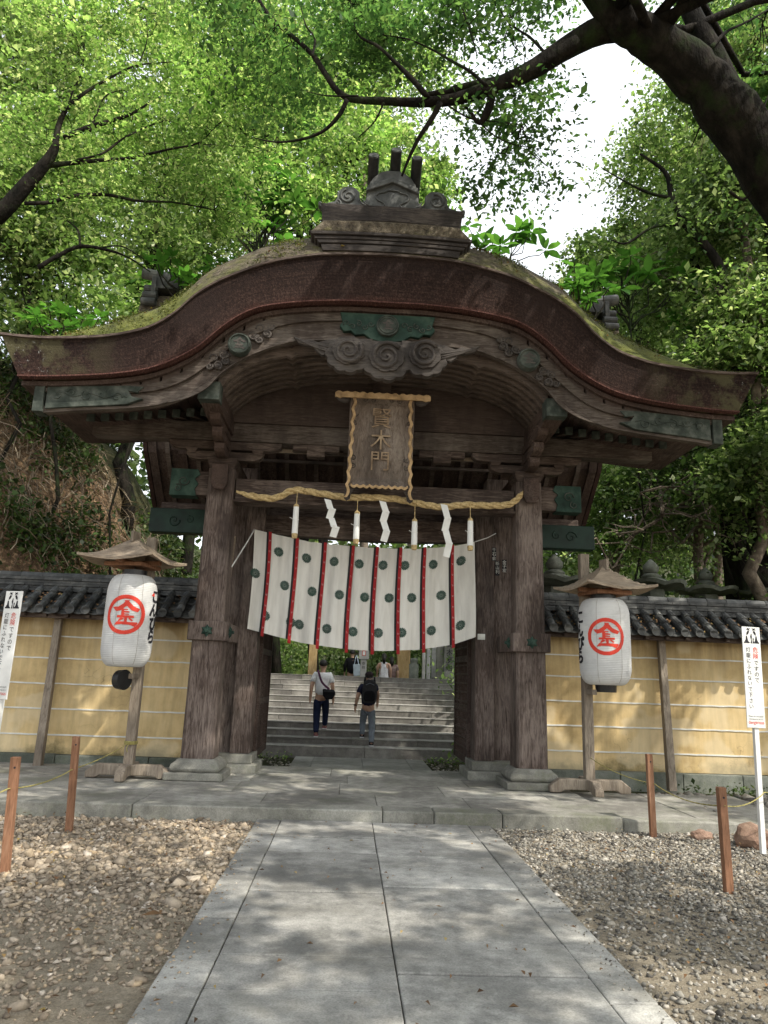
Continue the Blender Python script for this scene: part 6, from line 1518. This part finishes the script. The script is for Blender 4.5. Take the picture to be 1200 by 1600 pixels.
# moss tufts and litter on the bark roof, frayed fibres under its edge
C=[]
while len(C)<900:
    u=rng.uniform(1.2,4.9); s_=-1 if rng.random()<.5 else 1; x=XC+s_*u; y=9.02+abs(rng.normal(0,.45)); 
    if y>11.5 or noise.noise(Vector((x*1.3,y*1.3,4)))<(.12 if u<2.8 else -.12): continue
    C.append((x,y,rt(x,y)+.008))
leafcloud('moss_tufts',C,16,.035,.012,.022,M['mossleaf'],roof,tilt=.9).__setitem__('kind','stuff')
C=[(XC+rng.uniform(-4.8,4.8),9.05+abs(rng.normal(0,.5)),0) for i in range(160)]; C=[(x,y,rt(x,y)+.015) for x,y,z in C if y<11.8]
leafcloud('roof_litter',C,2,.05,.004,.045,M['litter'],roof,tilt=.3).__setitem__('kind','stuff')
V=[];F=[]
for i in range(2200):
    x,z=BOT[0],0; k=int(rng.integers(0,len(BOT)-1)); t=rng.random(); x=BOT[k][0]*(1-t)+BOT[k+1][0]*t; z=BOT[k][1]*(1-t)+BOT[k+1][1]*t
    strand((x,9.08+rng.uniform(-.02,.05),z+.01),rng.uniform(.015,.05),.0022,(rng.normal(0,.4),rng.normal(-.2,.3),-1))
npmesh('frayed_fibres',np.array(V),np.array(F),M['redlip'],roof).__setitem__('kind','stuff')
# small weeds at the foot of the walls
C=[]
for i in range(14): C.append((rng.uniform(4.4,6.8),rng.uniform(11.3,11.8),.10))
tag(leafcloud('weeds',C,24,.13,.05,.05,M['leafShade'],None),'small weeds at the foot of the right wall','weeds',kind='stuff')
C=[(rng.uniform(1.6,2.4) if i%2 else rng.uniform(-1.8,-1.1),rng.uniform(14.6,15.3),.05) for i in range(12)]
tag(leafcloud('weeds',C,26,.12,.05,.05,M['leafM'],None),'small weeds at the foot of the stairs','weeds',kind='stuff')
# ================================================================= STONE LANTERNS AND POSTS BEHIND
def stone_lantern(px,pyt,Y,label,s=1.0,hexn=6):
    p=at(px,pyt,Y); zt=p.z; b=gz(p.x,Y); t=tag(empty('stone_lantern',(p.x,Y,b)),label,'stone lantern','stone lanterns behind the right wall')
    H=(zt-b)
    m=MB(); m.lathe([(.10*s,0),(.15*s,.05*s),(.16*s,.14*s),(.10*s,.22*s),(.02,.30*s)],(p.x,Y,zt-.30*s),16); m.lathe([(.17*s,0),(.20*s,.05*s),(.13*s,.10*s)],(p.x,Y,zt-.40*s),16); m.build('jewel',M['lantern_stone'],t,smooth=True)
    m=MB(); k=6
    pr=[(.22,-.62),(.62,-.60),(.66,-.53),(.52,-.54),(.36,-.47),(.22,-.40),(.14,-.37)]
    vs=[]
    for r,z in pr:
        for j in range(24):
            a=2*pi*j/24; cor=abs(cos(a*3)); rr=r*(1+.08*cor*(r>.3)); vs.append((p.x+rr*s*cos(a),Y+rr*s*sin(a),zt+(z+(.07*cor if r>.5 else 0))*s))
    m.add(vs,[(i*24+j,i*24+(j+1)%24,(i+1)*24+(j+1)%24,(i+1)*24+j) for i in range(len(pr)-1) for j in range(24)]); m.build('cap',M['lantern_stone'],t)
    m=MB(); m.lathe([(.27*s,0),(.27*s,.36*s)],(p.x,Y,zt-.98*s),6); m.build('fire_box',M['lantern_stone'],t,bevel=.02)
    m=MB(); m.lathe([(.20*s,0),(.44*s,.12*s),(.46*s,.22*s)],(p.x,Y,zt-1.2*s),6); m.build('platform',M['lantern_stone'],t,bevel=.02)
    m=MB(); m.lathe([(.20*s,0),(.17*s,(H-1.2*s-.3)*.5),(.19*s,H-1.2*s-.3)],(p.x,Y,b+.3),18); m.build('shaft',M['lantern_stone'],t,smooth=True)
    m=MB(); m.lathe([(.55*s,0),(.52*s,.2),(.3*s,.32)],(p.x,Y,b-.02),6); m.build('base',M['lantern_stone'],t,bevel=.02)
stone_lantern(1016,874,14.4,'stone lantern just right of the right paper lantern roof')
stone_lantern(1101,887,15.2,'stone lantern left of the stout trunk behind the wall',.95)
stone_lantern(1190,893,15.0,'stone lantern at the right edge behind the wall',.9)
stone_lantern(866,866,14.0,'stone lantern hidden partly by the right column',1.05)
def spost(px0,px1,pyt,Y,label,m_,zb=.7,cat='post',name='stone_post',rnd=False,zt=None,d=None):
    a=at(px0,pyt,Y); b=at(px1,pyt,Y); z=zt or a.z; w=b.x-a.x; m=MB(); m.box(a.x,b.x,Y,Y+(d or w),zb,z); o=m.build(name,m_,None,bevel=.02); tag(o,label,cat); return o,a,b,z
M['ywood']=wood('sunlit_yellow_wood','z',dark=(.25,.16,.06),mid=(.45,.31,.14),light=(.58,.44,.25),wear=.5)
spost(484,497,990,24,'slim yellow wooden pillar beyond the stairs, on the left',M['ywood'],.7,'pillar','wooden_pillar',zt=4.2)
spost(622,642,990,24,'wide sunlit wooden pillar beyond the stairs, right of the white dress',M['ywood'],.7,'pillar','wooden_pillar',zt=4.2)
M['wstone']=stone('white_stone',(.45,.44,.42),(.62,.61,.58),.1)
sp=tag(empty('stone_signpost',at(569,1040,22)),'white stone signpost with a small red framed panel beyond the stairs','signpost')
a=at(569,1014,22); m=MB(); m.box(a.x-.09,a.x+.09,22,22.2,.7,a.z-.25); m.build('shaft',M['wstone'],sp,bevel=.01)
m=MB(); m.box(a.x-.15,a.x+.15,21.96,22.24,a.z-.30,a.z+.02); m.prism([(a.x-.2,a.z+.02),(a.x+.2,a.z+.02),(a.x,a.z+.14)],21.9,22.3); hd_=m.build('head',M['wstone'],sp,bevel=.01)
m=MB(); m.box(a.x-.055,a.x+.055,21.95,21.957,a.z-.20,a.z-.05); m.build('red_frame',M['red'],hd_); m=MB(); m.box(a.x-.038,a.x+.038,21.944,21.949,a.z-.183,a.z-.067); m.build('white_panel',M['paper'],hd_)
flat_text('engraving','参拝',.10,(a.x,21.99,a.z-.42),(1,0,0),(0,0,1),M['ink'],sp,vertical=True,pitch=.12)
p=at(647,1028,21.6); m=MB(); m.lathe([(.14,0),(.14,p.z-.7-.18),(.09,p.z-.7-.16),(.12,p.z-.7-.09),(.10,p.z-.7-.02),(.03,p.z-.7)],(p.x,21.6,.7),14); tag(m.build('stone_finial',M['lantern_stone'],None,smooth=True),'small mossy stone post with a rounded finial beyond the stairs','post')
for i,(px0,px1,pt,Y,lb) in enumerate(((660,665,1020,24.5,'farthest of the tan stone fence posts right of the stairs'),(667,673,1014,23.2,'middle one of the tan stone fence posts right of the stairs'),(675,682,1006,22,'nearest of the tan stone fence posts right of the stairs'))):
    spost(px0,px1,pt,Y,lb,M['ywood'] if 0 else M['wstone'],.7,'fence post','stone_fence_post')
o,a,b,z=spost(683,693,1002,21.6,'grey standing stone right of the fence posts',M['kerb'],.7,'stone','standing_stone')
o,a,b,z=spost(695,710,1000,21.4,'bluish standing stone with engraved characters, rightmost beyond the stairs',M['path'],.7,'stone','standing_stone')
flat_text('engraving','高木友治',.20,((a.x+b.x)/2,21.39,z-.12),(1,0,0),(0,0,1),M['ink'],o,vertical=True,pitch=.22)
m=MB(); a=at(680,1056,21.2); b=at(712,1056,21.2); m.box(a.x,b.x+2,21.1,22.2,.7,1.66); tag(m.build('stone_plinth',M['kerb'],None,bevel=.02),'low stone plinth carrying the standing stones','plinth')
# ================================================================= LIGHT
W=bpy.data.worlds.new('World'); SC.world=W; W.use_nodes=True; nt=W.node_tree; nt.nodes.clear()
bg=nt.nodes.new('ShaderNodeBackground'); sk=nt.nodes.new('ShaderNodeTexSky'); ow=nt.nodes.new('ShaderNodeOutputWorld')
sk.sky_type='NISHITA'; sk.sun_disc=False; sk.air_density=1.6; sk.dust_density=3.0; sk.ozone_density=1.0
SUN=Vector((.45,-.45,.77)).normalized(); el=math.asin(SUN.z); az=atan2(SUN.x,SUN.y)
sk.sun_elevation=el; sk.sun_rotation=az
hs=nt.nodes.new('ShaderNodeHueSaturation'); hs.inputs['Saturation'].default_value=.38; nt.links.new(sk.outputs[0],hs.inputs['Color']); tc=nt.nodes.new('ShaderNodeTexCoord'); dp=nt.nodes.new('ShaderNodeVectorMath'); dp.operation='DOT_PRODUCT'; nt.links.new(tc.outputs['Generated'],dp.inputs[0]); dp.inputs[1].default_value=(.26,.80,.54)
nz=nt.nodes.new('ShaderNodeTexNoise'); nz.inputs['Scale'].default_value=3; nz.inputs['Detail'].default_value=5; nt.links.new(tc.outputs['Generated'],nz.inputs['Vector'])
ad=nt.nodes.new('ShaderNodeMath'); ad.operation='MULTIPLY_ADD'; nt.links.new(nz.outputs['Fac'],ad.inputs[0]); ad.inputs[1].default_value=.25; nt.links.new(dp.outputs['Value'],ad.inputs[2])
mr_=nt.nodes.new('ShaderNodeMapRange'); mr_.interpolation_type='SMOOTHSTEP'; mr_.inputs[1].default_value=.80; mr_.inputs[2].default_value=1.02; nt.links.new(ad.outputs[0],mr_.inputs[0])
cm=nt.nodes.new('ShaderNodeMix'); cm.data_type='RGBA'; nt.links.new(mr_.outputs[0],cm.inputs[0]); nt.links.new(hs.outputs[0],cm.inputs[6]); cm.inputs[7].default_value=(4.4,4.6,4.8,1)   # white patch added to brighten the sky and the shade below
nt.links.new(cm.outputs[2],bg.inputs[0]); bg.inputs[1].default_value=.33; nt.links.new(bg.outputs[0],ow.inputs[0])
sd=bpy.data.lights.new('sun','SUN'); sd.energy=5; sd.angle=radians(.53); sd.color=(1,.94,.82); so=bpy.data.objects.new('sun',sd); COL.objects.link(so)
so.rotation_euler=SUN.to_track_quat('Z','Y').to_euler(); so.location=(6,-6,14)
SC.render.engine='CYCLES'
SC.view_settings.view_transform='Standard'; SC.view_settings.look='None'; SC.view_settings.exposure=0; SC.view_settings.gamma=1
c=SC.cycles; c.max_bounces=8; c.diffuse_bounces=4; c.transmission_bounces=6; c.transparent_max_bounces=8; c.use_denoising=True; c.sample_clamp_indirect=6
try: c.denoiser='OPENIMAGEDENOISE'
except Exception: pass
